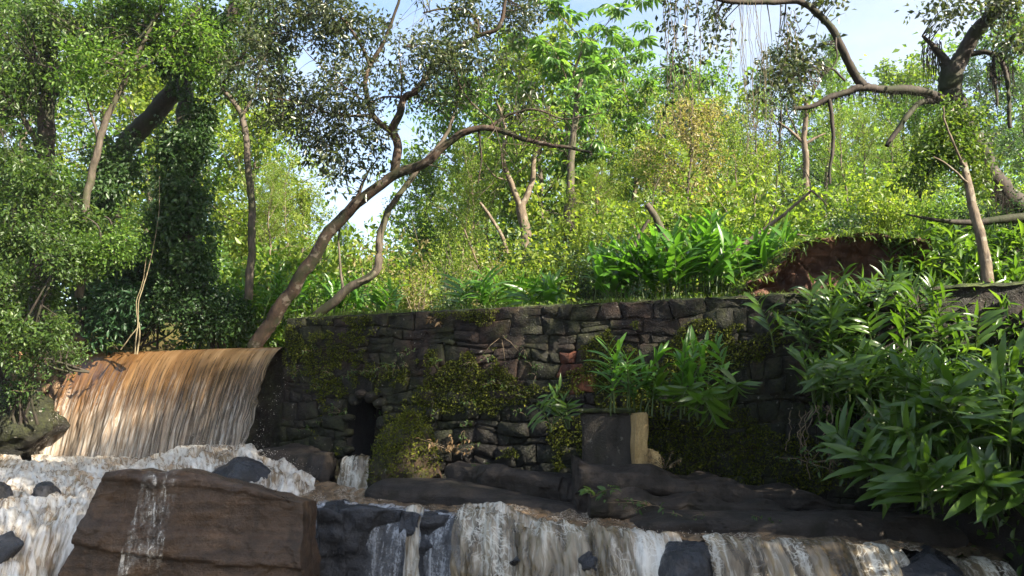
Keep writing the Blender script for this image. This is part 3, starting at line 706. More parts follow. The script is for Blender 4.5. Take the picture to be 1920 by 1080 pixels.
def build_stream():
    # white froth where the sheet lands, running off left (towards the camera) and right behind the boulder
    rows = []
    for px in (60, 160, 260, 360, 450, 530, 590):
        t = (px - 60) / 530.
        y0 = np.interp(px, [60, 260, 400, 470, 530, 590, 640], [860, 858, 836, 838, 862, 892, 912])
        y1 = np.interp(px, [60, 260, 400, 470, 530, 590, 640], [935, 935, 925, 922, 930, 945, 955])
        Yb = np.interp(px, [60, 640], [15.6, 13.4]); Yf = np.interp(px, [60, 640], [11.2, 11.4])
        b = PX(px, y0, Yb); f = PX(px, y1, Yf); mid = PX(px, (y0 * 2 + y1) / 3 - 4, (Yb + Yf) / 2)
        dn = f + np.array((0, -.9, -.5))
        rows.append([b + np.array((0, .35, -.45)), b, mid, f, dn])
    patch('water', rows, 260, 160, M['torrent'], .11, 2.4, 3.1, 'white churned water at the foot of the brown fall', oct=3)
    # left torrent down to the camera
    L = [[(-95, 858, 14.6), (20, 862, 14.2), (110, 880, 13.4), (230, 905, 12.4), (420, 950, 11.0)],
         [(-150, 905, 12.4), (-20, 905, 12.0), (90, 915, 11.6), (215, 930, 11.0), (400, 985, 10.4)],
         [(-170, 985, 10.4), (-40, 960, 10.3), (75, 965, 10.1), (185, 975, 10.1), (380, 1020, 10.4)],
         [(-200, 1065, 9.0), (-60, 1035, 9.0), (45, 1035, 9.2), (150, 1048, 9.7), (340, 1085, 10.3)],
         [(-230, 1190, 7.9), (-80, 1160, 7.9), (10, 1160, 8.3), (110, 1170, 9.4), (320, 1190, 10.4)]]
    patch('water', [[PX(*q) for q in r] for r in L], 230, 200, M['torrent'], .15, 2.0, 8.4, 'white torrent rushing down past the left side of the brown boulder', oct=4, flow=0)
    # stream along the wall foot, then over the rock edge
    edge = [(560, 942, 10.9), (640, 946, 10.8), (740, 952, 10.5), (840, 966, 10.0), (900, 968, 9.7), (1000, 985, 9.2), (1100, 998, 8.8), (1200, 1008, 8.5), (1330, 1014, 8.3), (1470, 1020, 8.2), (1640, 1026, 8.1), (1760, 1040, 8.0), (1880, 1060, 7.9)]
    back = [(560, 905, 12.6), (640, 925, 12.0), (740, 936, 11.5), (840, 950, 10.9), (900, 948, 10.6), (1000, 962, 10.0), (1100, 978, 9.5), (1200, 993, 9.1), (1330, 998, 9.0), (1470, 1002, 8.9), (1640, 1010, 8.8), (1760, 1020, 8.8), (1880, 1034, 8.8)]
    rows = []
    for e, b in zip(edge, back):
        E, B = PX(*e), PX(*b)
        rows.append([B + np.array((.05, .5, .02)), B, (E + B) / 2 + np.array((0, 0, .015)), E])
    patch('water', rows, 420, 60, M['stream'], .040, 2.8, 5.7, 'silty brown stream running along the foot of the rock ledges')
    # falling curtains, broken by the dark rocks
    def curtain(px0, px1, mat, seed, label, out=.30, amp=.06, drop=.9, n=5, lift=.02, nu=None, freq=3.2):
        rows = []
        for px in np.linspace(px0, px1, n):
            y = np.interp(px, [e[0] for e in edge], [e[1] for e in edge]); Yd = np.interp(px, [e[0] for e in edge], [e[2] for e in edge])
            E = PX(px, y, Yd)
            rows.append([E + np.array((0, .16, lift * .5)), E + np.array((0, .0, lift)), E + np.array((0, -out * .6, -.10)), E + np.array((0, -out, -.34)), E + np.array((0, -out * 1.25, -drop))])
        patch('water', rows, nu or int(abs(px1 - px0) * .42) + 12, 90, mat, amp, freq, seed, label)
    curtain(858, 1180, M['lace'], 2.2, 'lacy foam curtain falling beside the black slabs', .5, .10, .9, 9, .05)
    curtain(1150, 1275, M['spout'], 6.1, 'bright white spout left of the domed black boulder', .4, .07, .9, 5, .02)
    curtain(1318, 1500, M['lace'], 9.4, 'tan curtain of water right of the domed black boulder', .42, .06, .9, 6, .02)
    curtain(1495, 1690, M['lace'], 12.7, 'foaming curtain between the domed boulder and the squared black boulder', .38, .06, .9, 6, .02)
    curtain(1775, 1890, M['lace'], 19.0, 'thin rightmost curtain of water near the dark bank', .3, .05, .9, 4, .0)
    curtain(764, 796, M['spout'], 15.5, 'narrow white rivulet down the black slabs', .26, .05, 1.0, 4, .03, 26)
    curtain(596, 768, M['film'], 17.1, 'thin glassy film of water over the wide black slab', .30, .035, 1.0, 6, .012, 90)
    curtain(790, 866, M['film'], 14.1, 'thin glassy film of water between rivulet and lacy curtain', .25, .03, 1.0, 4, .012, 50)
    # the culvert's spout
    rows = []
    for t in np.linspace(0, 1, 5):
        a = PX(650 + 44 * t, 856 - 3 * t, 13.55 - .18 * t); r = []
        for k, (dx, y, dy) in enumerate(((0, 856, .0), (-6, 862, -.18), (-13, 890, -.34), (-20, 932, -.42), (-22, 950, -.5))):
            r.append(PX(650 + 44 * t + dx * (1 - t * .75), y - 3 * t, 13.55 - .18 * t + dy - .10 * math.sin(t * 3.14)))
        rows.append(r)
    patch('water', rows, 50, 70, M['lace'], .06, 3.6, 4.4, 'short spout of silty water from the dark culvert mouth')
    # foam bars on the stream
    rows = []
    for px in np.linspace(862, 1060, 7):
        t = (px - 862) / 198.
        y = np.interp(px, [e[0] for e in edge], [e[1] for e in edge]); Yd = np.interp(px, [e[0] for e in edge], [e[2] for e in edge])
        hgt = .115 * math.sin(math.pi * min(1, t * 1.25 + .12)) ** .6 if t < .72 else .04 * (1 - t)
        E = PX(px, y, Yd)
        rows.append([E + np.array((0, .55, -.05)), E + np.array((0, .32, hgt)), E + np.array((0, .08, hgt)), E + np.array((0, -.12, -.05))])
    patch('foam', rows, 110, 50, M['spout'], .06, 4.0, 7.7, 'rolling cream foam crest above the lacy curtain', 'foam', 'stuff')
    rs = np.random.RandomState(5)
    # splash drops
    P = []
    def spray(px0, px1, yfun, sp, Yf, n, up):
        px = rs.uniform(px0, px1, n); k = np.abs(rs.normal(size=n))
        for x, q in zip(px, k):
            P.append(PX(x + rs.normal() * 6, yfun(x) - q * up + sp * rs.rand(), Yf(x) - .1 * rs.rand()))
    spray(70, 600, lambda x: np.interp(x, [60, 260, 400, 470, 530, 640], [862, 862, 838, 842, 866, 914]), 20, lambda x: np.interp(x, [60, 640], [14.4, 12.8]), 1500, 12)
    spray(-20, 230, lambda x: 872 + 0 * x, 120, lambda x: 11.5, 450, 14)
    spray(870, 1320, lambda x: np.interp(x, [870, 950, 1060, 1140, 1320], [958, 952, 985, 996, 1000]), 14, lambda x: np.interp(x, [870, 1320], [9.9, 8.6]), 500, 6)
    spray(60, 130, lambda x: np.interp(x, [60, 130], [870, 720]), 30, lambda x: 15.2, 260, 12)
    spray(470, 545, lambda x: np.interp(x, [470, 545], [850, 680]), 30, lambda x: 13.8, 170, 14)
    o = drops('spray', np.array(P), .0045, M['froth'], 3)
    tag(o, 'fine white splash drops above the churned water', 'spray', kind='stuff')
build_stream()

# ------------------------------------------------------------------ rocks
def strata_block(name, left, right, top, bottom, Yf, Yb, mat, label, cat='boulder', nu=110, nv=80, seed=1.0, bed=.05, rough=.05, group=None, lean=0.0, back_drop=0.1):
    """a bedded block: front face spans pixel columns left(t)..right(t), rows top(s)..bottom; its sides and top run back from Yf to Yb"""
    m = .55
    a = np.linspace(-m, 1 + m, nu); b = np.linspace(0, 1 + m, nv)
    A, B = np.meshgrid(a, b, indexing='ij')
    s = np.clip(A, 0, 1); t = np.clip(B, 0, 1)
    ex = np.maximum(np.maximum(-A, A - 1), B - 1).clip(0) / m
    P = np.zeros(A.shape + (3,))
    for i in range(nu):
        for j in range(nv):
            yt = top(s[i, j]); y = bottom + (yt - bottom) * t[i, j]
            x0, x1 = left(y), right(y)
            Y = Yf + lean * t[i, j]
            p = PX(x0 + (x1 - x0) * s[i, j], y, Y)
            k = ex[i, j]
            p[1] += (Yb - Yf) * k
            p[2] -= back_drop * k
            P[i, j] = p
    # round the arrises a little, add bedding steps and roughness
    c = P.mean((0, 1))
    zz = P[..., 2] + .10 * P[..., 0] + .06 * fbm(P * 1.1 + seed, 3)
    lay = vnoise(np.stack([zz * 7 + seed, 0 * zz, 0 * zz], -1)); lay = np.sign(lay) * np.abs(lay) ** .45
    dy = bed * lay * .5 + rough * fbm(P * 1.6 + seed * 2, 5, .5) + .5 * rough * np.round(fbm(P * 2.3 + seed, 2) * 2.2) / 2.2
    P[..., 1] += dy
    P[..., 0] += rough * .5 * fbm(P * 2.1 + seed * 5, 4); P[..., 2] += rough * .4 * fbm(P * 2.4 + seed * 7, 4) * (ex > 0)
    o = obj(name, make_mesh(name, P.reshape(-1, 3), grid_faces(nu, nv), mat, False))
    tag(o, label, cat, group); return o, P

def boulder(px, py, Y, sx, sy, sz, seed, mat, label, rot=(0, 0, 0), planes=12, flat=.72, rough=.10, name='boulder', cat='boulder', sub=5):
    o = obj(name, boulder_mesh(name, seed, mat, sub, planes, rough, flat)); o.location = PX(px, py, Y); o.scale = (sx, sy, sz)
    o.rotation_euler = tuple(R_(a) for a in rot); tag(o, label, cat); return o

_, BP = strata_block('boulder', lambda y: np.interp(y, [870, 1100], [205, 98]), lambda y: np.interp(y, [870, 945, 1100], [545, 562, 572]),
             lambda s: np.interp(s, [0, .10, .34, .36, .45, .70, .86, 1], [884, 878, 886, 879, 884, 908, 926, 944]), 1130, 9.0, 9.75, M['rock_brown'],
             'big brown layered boulder in front of the waterfall', seed=1.7, bed=.085, rough=.08, nu=170, nv=130, lean=.25)
i0, i1 = int(170 * (.55 + .24) / 2.1), int(170 * (.55 + .42) / 2.1)
Tq = BP[i0:i1, :int(130 * 1.06 / 1.55)] + np.array((0, -.016, .004))
tag(obj('water', make_mesh('trickle', Tq.reshape(-1, 3), grid_faces(*Tq.shape[:2]), M['trickle'], True)), 'white trickles running down the face of the brown boulder', 'water', kind='structure')
for (l0, l1, r0, r1, tt, Yf, Yb, sd, lab) in (
    (598, 590, 640, 650, [950, 948, 960], 10.2, 11.6, 2.2, 'narrow black slab beside the brown boulder'),
    (640, 636, 752, 762, [955, 952, 958], 10.25, 11.6, 3.1, 'wide black wet slab veined with grey beside the brown boulder'),
    (752, 750, 790, 796, [958, 958, 962], 10.15, 11.4, 4.4, 'thin black slab behind the narrow rivulet'),
    (788, 790, 872, 876, [966, 966, 972], 9.85, 11.0, 5.9, 'square black slab left of the lacy curtain')):
    strata_block('rock_slab', (lambda a, b: lambda y: np.interp(y, [940, 1100], [a, b]))(l0, l1), (lambda a, b: lambda y: np.interp(y, [940, 1100], [a, b]))(r0, r1),
                 (lambda q: lambda s: np.interp(s, [0, .5, 1], q))(tt), 1140, Yf, Yb, M['rock_black'], lab, 'rock', nu=70, nv=70, seed=sd, bed=.05, rough=.12)
boulder(1290, 1092, 8.15, .30, .40, .42, 21, M['rock_black'], 'domed black boulder with water parting round it', planes=14, flat=.74, rough=.09)
boulder(1735, 1092, 7.95, .40, .45, .36, 22, M['rock_black'], 'squared black boulder near the right end of the cascade', planes=16, flat=.62, rough=.09)
boulder(1578, 1100, 8.05, .22, .3, .28, 23, M['rock_black'], 'small jagged black rock left of the squared boulder', planes=12, flat=.68)
boulder(1450, 1112, 8.2, .24, .3, .28, 24, M['rock_black'], 'low black rock under the tan curtain', planes=9)
boulder(930, 1090, 9.45, .40, .4, .42, 25, M['rock_black'], 'rounded black rock behind the lacy curtain', planes=8)
boulder(1060, 1100, 8.95, .45, .4, .38, 26, M['rock_black'], 'broad dark rock under the middle of the lacy curtain', planes=8)
boulder(1195, 1100, 8.5, .22, .3, .30, 27, M['rock_black'], 'dark rock under the white spout', planes=8)
for k, (x, y, Y, s, lab) in enumerate(((893, 1015, 9.42, .13, 'small wet black rock at the left side of the lacy curtain'), (985, 1048, 8.95, .15, 'wet black rock showing through the middle of the lacy curtain'), (1105, 1060, 8.45, .16, 'wet black rock low in the lacy curtain near the white spout'))):
    boulder(x, y, Y, s * 1.25, s * 1.1, s, 60 + k, M['rock_black'], lab, planes=22, flat=.55, rough=.16, rot=(10 * k, 15 * k, 40 * k))
boulder(-6, 940, 10.7, .44, .5, .44, 28, M['rock_black'], 'black rock in the torrent at the left picture edge', planes=34, flat=.42, rough=.2)
boulder(84, 925, 11.0, .24, .3, .30, 29, M['rock_black'], 'small dark rock breaking the white torrent', planes=34, flat=.42, rough=.2)
boulder(-12, 1050, 9.0, .44, .4, .40, 30, M['rock_black'], 'low black rock at the lower left in the torrent', planes=34, flat=.42, rough=.2)
boulder(465, 905, 12.2, .62, .5, .34, 31, M['rock_black'], 'black wet rock behind the brown boulder with foam running over it', planes=9, rot=(0, 18, 0))

# smooth sloping slab along the wall foot, then the dark ledges under the plants
def ledge(pts, ry, rd, mat, label, seed, name='rock_ledge', n=150, m=90, rough=.06, bedd=.09, smooth=False):
    C = np.array([PX(*p) for p in pts]); t = np.linspace(0, len(C) - 1, n)
    P = np.stack([np.interp(t, np.arange(len(C)), C[:, k]) for k in range(3)], -1)
    f = np.linspace(0, 1, n); env = np.clip(np.minimum(f, 1 - f) * 9, .02, 1) ** .45
    ph = np.linspace(0, 2 * math.pi, m, endpoint=True)
    ryv = np.interp(f, np.linspace(0, 1, len(ry)), ry)
    c, s = np.cos(ph), np.sin(ph)
    c = np.sign(c) * np.abs(c) ** .6; s = np.sign(s) * np.abs(s) ** .7
    V = P[:, None, :] + np.stack([0 * c[None] + 0 * f[:, None], rd * c[None] * env[:, None], ryv[:, None] * env[:, None] * s[None]], -1)
    V = V + rough * np.stack([fbm(V * 1.7 + seed, 4), fbm(V * 1.9 + seed * 2, 4), .7 * fbm(V * np.array((1.2, 2, 5)) + seed * 3, 4)], -1)
    zz = V[..., 2] + .12 * V[..., 0] + .05 * fbm(V * 1.3 + seed, 3)
    lay = vnoise(np.stack([zz * 9 + seed, 0 * zz, 0 * zz], -1)); V[..., 1] += bedd * np.sign(lay) * np.abs(lay) ** .4
    V[..., 1] += bedd * .8 * np.round(fbm(V * np.array((1.4, 1, 1)) + seed * 4, 2) * 3) / 3
    o = obj(name, make_mesh(name, V.reshape(-1, 3), grid_faces(n, m), mat, smooth)); tag(o, label, 'rock'); return o
ledge([(685, 925, 11.9), (760, 928, 11.8), (850, 935, 11.5), (960, 958, 11.0), (1060, 975, 10.5), (1130, 985, 10.2)], [.20, .21, .24, .22, .20, .14], .55, M['rock_dark'], 'long smooth grey slab like a log at the foot of the wall', 3.3, bedd=.015, smooth=True, rough=.045)
for (l0, r0, tt, bt, Yf, Yb, sd, lab) in ((1085, 1600, [872, 880, 902, 926, 948], 1030, 10.0, 10.9, 7.3, 'dark bedded ledge below the concrete block'), (1105, 1560, [918, 922, 936, 955, 968], 1035, 9.65, 10.3, 8.8, 'lower bedded ledge stepping down to the stream')):
    strata_block('rock_ledge', (lambda a: lambda y: a)(l0), (lambda a: lambda y: a)(r0), (lambda q: lambda s: np.interp(s, [0, .2, .5, .8, 1], q) + 7 * math.sin(s * 23 + q[0]))(tt), bt, Yf, Yb, M['rock_dark'], lab, 'rock', nu=200, nv=90, seed=sd, bed=.16, rough=.10, back_drop=.02)
ledge([(1180, 985, 9.4), (1300, 990, 9.2), (1450, 1000, 9.1), (1620, 1006, 9.0), (1800, 1010, 8.9)], [.12, .14, .18, .22, .3], .45, M['rock_dark'], 'low black ledge at the water edge under the plants', 6.9, rough=.07)
ledge([(830, 885, 12.2), (930, 900, 11.8), (1040, 915, 11.3), (1120, 925, 11.0)], [.16, .2, .22, .15], .45, M['rock_dark'], 'mossy dark ledge between the mound and the concrete block', 8.4, rough=.10)
ledge([(480, 880, 13.9), (560, 885, 13.6), (630, 895, 13.2)], [.35, .42, .35], .45, M['rock_dark'], 'dark wet rubble rock left of the culvert', 9.4, rough=.14)
boulder(10, 800, 15.3, 1.0, .8, .75, 41, M['stone_low'], 'dark mossy rock left of the waterfall foot', planes=12, rough=.16)

# mound and concrete pieces
def build_mound():
    e = empty('buttress', tuple(PX(760, 900, 12.0))); loc = np.array(e.location)
    n, m = 60, 44
    a = np.linspace(-1, 1, n); b = np.linspace(0, 1, m)
    A, B = np.meshgrid(a, b, indexing='ij')
    w = .52 * (1 - .28 * B ** 2.0)
    top = PX(760, 778, 12.3)[2]; bot = PX(760, 915, 12.0)[2] - .2
    hz = (top - bot)
    x = PX(757, 850, 12.2)[0] + A * w * (1 - .55 * sstep(.8, 1, B))
    y = 12.95 - .85 * np.sqrt(np.clip(1 - A ** 4, 0, 1)) * (1 - .75 * B ** 3.5)
    z = bot + hz * B * (1 - .22 * np.abs(A) ** 2.5 * (.5 + .5 * np.sign(A)) - .08 * A ** 4)
    P = np.stack([x, y, z], -1)
    P = P + .10 * np.stack([fbm(P * 3 + 1, 5), fbm(P * 3 + 5, 5), fbm(P * 3 + 9, 5)], -1)
    obj('body', make_mesh('buttress_body', P.reshape(-1, 3) - loc, grid_faces(n, m), M['stone_mound'], False), e)
    tag(e, 'moss-capped stone buttress mound right of the dark culvert', 'buttress'); return e, P
MOUND, MOUND_P = build_mound()

def box_mesh(name, c0, c1, mat, bev=.02, seed=1, rough=.012, cuts=8):
    bm = bmesh.new(); bmesh.ops.create_cube(bm, size=1)
    bmesh.ops.scale(bm, vec=[c1[k] - c0[k] for k in range(3)], verts=bm.verts); bmesh.ops.translate(bm, vec=[(c1[k] + c0[k]) / 2 for k in range(3)], verts=bm.verts)
    bmesh.ops.bevel(bm, geom=list(bm.edges), offset=bev, segments=2, affect='EDGES')
    bmesh.ops.subdivide_edges(bm, edges=list(bm.edges), cuts=3, use_grid_fill=True)
    V = np.array([v.co[:] for v in bm.verts]); V = V + rough * np.stack([fbm(V * 5 + seed, 4), fbm(V * 5 + seed + 4, 4), fbm(V * 5 + seed + 8, 4)], -1)
    for v, c in zip(bm.verts, V): v.co = c
    me = bpy.data.meshes.new(name); bm.to_mesh(me); bm.free(); me.materials.append(mat); return me
def build_block():
    p = PX(1140, 885, 10.6)
    e = empty('concrete_block', tuple(p)); w = 48 / 1500 * 10.6
    zt = PX(1140, 774, 10.6)[2] - p[2]
    obj('body', box_mesh('block_body', (-w, -.0, -.25), (w, .85, zt), M['concrete'], .03, 2, .035), e)
    obj('cap', box_mesh('block_cap', (-w - .03, -.03, zt + .003), (w + .02, .85, zt + .045), M['moss_top'], .015, 6, .012), e)
    e.rotation_euler[2] = R_(-8)
    tag(e, 'dark stained square concrete block standing below the ginger plants', 'concrete block')
    q = PX(1206, 880, 10.40); g = empty('concrete_post', tuple(q)); k = 1 / 1500 * 10.45
    h1 = PX(1201, 775, 10.45)[2] - q[2]; h2 = PX(1201, 836, 10.45)[2] - q[2]
    obj('shaft', box_mesh('post_shaft', (-11 * k, 0, -.05), (14 * k, .22, h1), M['concrete_warm'], .02, 3, .03), g)
    obj('foot', box_mesh('post_foot', (8 * k, -.05, -.03), (34 * k, .12, h2 * .9), M['concrete_warm'], .03, 9, .045), g)
    g.rotation_euler[2] = R_(14)
    tag(g, 'yellowish broken concrete post at the corner of the dark block', 'post')
build_block()

# red earth bank above the wall
def build_earth():
    n, m = 110, 50
    px = np.linspace(1395, 1730, n); t = np.linspace(0, 1, m)
    P = np.zeros((n, m, 3))
    for i, x in enumerate(px):
        yt = np.interp(x, [1395, 1440, 1510, 1560, 1640, 1700, 1730], [548, 508, 462, 446, 438, 440, 452]); yb = np.interp(x, [1395, 1440, 1730], [560, 572, 640])
        Yd = np.interp(x, [1395, 1730], [11.5, 10.9])
        for j, tt in enumerate(t):
            d = .30 * math.sin(math.pi * min(1, tt * 1.0)) * (1 if tt < .8 else 1) - .05
            if tt > .93: d -= .14 * (tt - .93) / .07
            P[i, j] = PX(x, yb + (yt - yb) * tt, Yd + d + .25 * tt)
    P += .13 * np.stack([fbm(P * 2.6, 5), 1.3 * fbm(P * 2.6 + 4, 5), .75 * fbm(P * 2.2 + 8, 5)], -1)
    P[:, :-1] += .05 * np.stack([fbm(P * 9, 3), 1.4 * fbm(P * 9 + 4, 3), fbm(P * 9 + 8, 3)], -1)[:, :-1]
    global EARTH_TOP
    EARTH_TOP = P[:, -1, :].copy()
    back = P[:, -1:, :] + np.array((.05, .9, .05)); back2 = P[:, -1:, :] + np.array((.1, 2.4, -.3))
    P = np.concatenate([P, back, back2], 1)
    o = obj('earth_bank', make_mesh('earth_bank', P.reshape(-1, 3), grid_faces(n, m + 2), M['earth'], False))
    tag(o, 'eroded dark red earth bank above the end of the wall', 'earth bank', kind='structure')
build_earth()

# ------------------------------------------------------------------ plants: generators
class TB:
    """collects tubes (bark) and leaves of one plant"""
    def __init__(self, seed=0):
        self.V, self.Q, self.n = [], [], 0
        self.rs = np.random.RandomState(seed)
        self.P, self.D, self.Nn, self.S, self.Wd = [], [], [], [], []
        self.skel = []
    def tube(self, pts, rads, sides=6, knob=0.0):
        pts = np.asarray(pts, float); k = len(pts); rads = np.asarray(rads, float)
        tang = unit(np.gradient(pts, axis=0))
        ref = np.array((0, 0, 1.)) if abs(tang[0][2]) < .9 else np.array((1., 0, 0))
        a = unit(np.cross(tang, ref)); b = np.cross(tang, a)
        ph = np.arange(sides) * 2 * math.pi / sides
        r = rads[:, None] * (1 + knob * self.rs.normal(size=(k, sides)))
        V = pts[:, None, :] + r[..., None] * (np.cos(ph)[None, :, None] * a[:, None, :] + np.sin(ph)[None, :, None] * b[:, None, :])
        i = np.arange(k - 1)[:, None] * sides; j = np.arange(sides)[None, :]; j2 = (j + 1) % sides
        Q = np.stack([i + j, i + j2, i + sides + j2, i + sides + j], -1).reshape(-1, 4)
        self.V.append(V.reshape(-1, 3)); self.Q.append(Q + self.n); self.n += k * sides
    def smooth_path(self, ctrl, n=24, wob=0.0):
        C = np.array(ctrl, float); m = len(C)
        t = np.linspace(0, m - 1, n); i = np.clip(np.floor(t).astype(int), 0, m - 2); f = (t - i)[:, None]
        g = lambda k: C[np.clip(k, 0, m - 1)]
        p0, p1, p2, p3 = g(i - 1), g(i), g(i + 1), g(i + 2)
        P = .5 * (2 * p1 + (p2 - p0) * f + (2 * p0 - 5 * p1 + 4 * p2 - p3) * f ** 2 + (3 * p1 - p0 - 3 * p2 + p3) * f ** 3)
        if wob: P = P + wob * np.stack([fbm(P * 2.2 + 3, 3), fbm(P * 2.2 + 7, 3), fbm(P * 2.2 + 11, 3)], -1)
        return P
    def limb(self, ctrl, r0, r1, sides=8, n=None, wob=.03, knob=.05, skel=True):
        """ctrl: (px, py, Y) triples"""
        P = self.smooth_path([PX(*c) for c in ctrl], n or max(10, 6 * len(ctrl)), wob)
        r = np.linspace(r0, r1, len(P))
        self.tube(P, r, sides, knob)
        if skel: self.skel.append(np.concatenate([P, r[:, None]], 1))
        return P
    def leaves(self, P, D, Nn, S, W):
        self.P.append(P); self.D.append(D); self.Nn.append(Nn); self.S.append(S); self.Wd.append(W)
    def tuft(self, c, n, rad, size, wid, up=.6, droop=.0, elong=(1, 1, 1)):
        """n leaves round point c"""
        rs = self.rs
        d = unit(rs.normal(size=(n, 3))); P = c + d * (rs.rand(n, 1) ** .5) * rad * np.array(elong)
        D = unit(d + .7 * rs.normal(size=(n, 3)) + np.array((0, 0, -droop)))
        Nn = unit(rs.normal(size=(n, 3)) * (1 - up) + np.array((0, 0, up)))
        self.leaves(P, D, Nn, size * rs.uniform(.6, 1.25, n), np.full(n, wid))
    def cloud(self, px, py, Y, rx, ry, rd, n_tuft, per, size, wid=.5, rad=.22, twig=True, up=.6, droop=.2, gate=None, tw=.006, clump=0.0, elong=(1, 1, 1)):
        """tufts of leaves in an ellipsoid given in pixels (rx, ry) and metres (rd), each joined by a twig to the nearest limb"""
        rs = self.rs; k = Y / 1500.0
        q = unit(rs.normal(size=(n_tuft * 3, 3))) * (rs.rand(n_tuft * 3, 1) ** (1 / 2.4))
        c = PX(px, py, Y) + q * np.array((rx * k, rd, ry * k))
        if clump: c = c[(vnoise(c * clump + 31.0) + .35 * vnoise(c * clump * 2.3 + 5)) > -.06]
        c = c[:n_tuft]
        sk = np.concatenate(self.skel) if (twig and self.skel) else None
        for p in c:
            self.tuft(p, per, rad, size, wid, up, droop, elong)
            if sk is not None:
                dd = np.linalg.norm(sk[:, :3] - p, axis=1) + .15 * rs.rand(len(sk)); i = int(np.argmin(dd)); a = sk[i, :3]
                L = np.linalg.norm(p - a)
                if L > 2.6: continue
                mid = (a + p) / 2 + rs.normal(size=3) * .10 * L + np.array((0, 0, .10 * L))
                t = np.linspace(0, 1, 5)[:, None]
                P = (1 - t) ** 2 * a + 2 * t * (1 - t) * mid + t * t * p
                self.tube(P, np.linspace(min(sk[i, 3] * .7, tw * (1.2 + L)), tw * .35, 5), 3)
                if L > .3: self.skel.append(np.concatenate([P[1:4], np.full((3, 1), tw)], 1))
        return c
    def bark(self, name, mat, loc):
        return make_mesh(name, np.concatenate(self.V) - np.asarray(loc), np.concatenate(self.Q), mat, True)
    def foliage(self, name, mat, loc, lance=False):
        P = np.concatenate(self.P); D = np.concatenate(self.D); Nn = np.concatenate(self.Nn); S = np.concatenate(self.S); W = np.concatenate(self.Wd)
        return leaf_mesh(name, P - np.asarray(loc), D, Nn, S, W, mat, lance, self.rs)
def leaf_mesh(name, P, D, Nn, S, W, mat, lance=False, rs=None):
    rs = rs or np.random.RandomState(1)
    X = unit(np.cross(D, Nn)); Z = np.cross(X, D)
    n = len(P)
    if lance:
        st = [(0, 0, 0), (-.42, .32, .10), (.42, .32, .10), (0, .42, .02), (-.36, .66, .02), (.36, .66, .02), (0, 1, -.22)]
        F = np.array([(0, 3, 1), (0, 2, 3), (3, 6, 4), (3, 4, 1), (3, 5, 6), (3, 2, 5)])
    else:
        st = [(0, 0, 0), (-.5, .46, .10), (0, 1, -.10), (.5, .46, .10)]
        F = np.array([(0, 2, 1), (0, 3, 2)])
    V = np.stack([P + S[:, None] * (X * (a * W)[:, None] + D * b + Z * (c * (.4 + 1.2 * rs.rand(n)))[:, None]) for a, b, c in st], 1)
    Fi = (np.arange(n)[:, None, None] * len(st) + F[None]).reshape(-1, 3)
    return make_mesh(name, V.reshape(-1, 3), Fi, mat)

def finish(tb, name, base, label, cat, bark, leaf, group=None, lance=False, trunk='trunk', crown='crown'):
    e = empty(name, tuple(base))
    if tb.V: obj(trunk, tb.bark(trunk, bark, base), e)
    if tb.P: obj(crown, tb.foliage(crown, leaf, base, lance), e)
    return tag(e, label, cat, group)

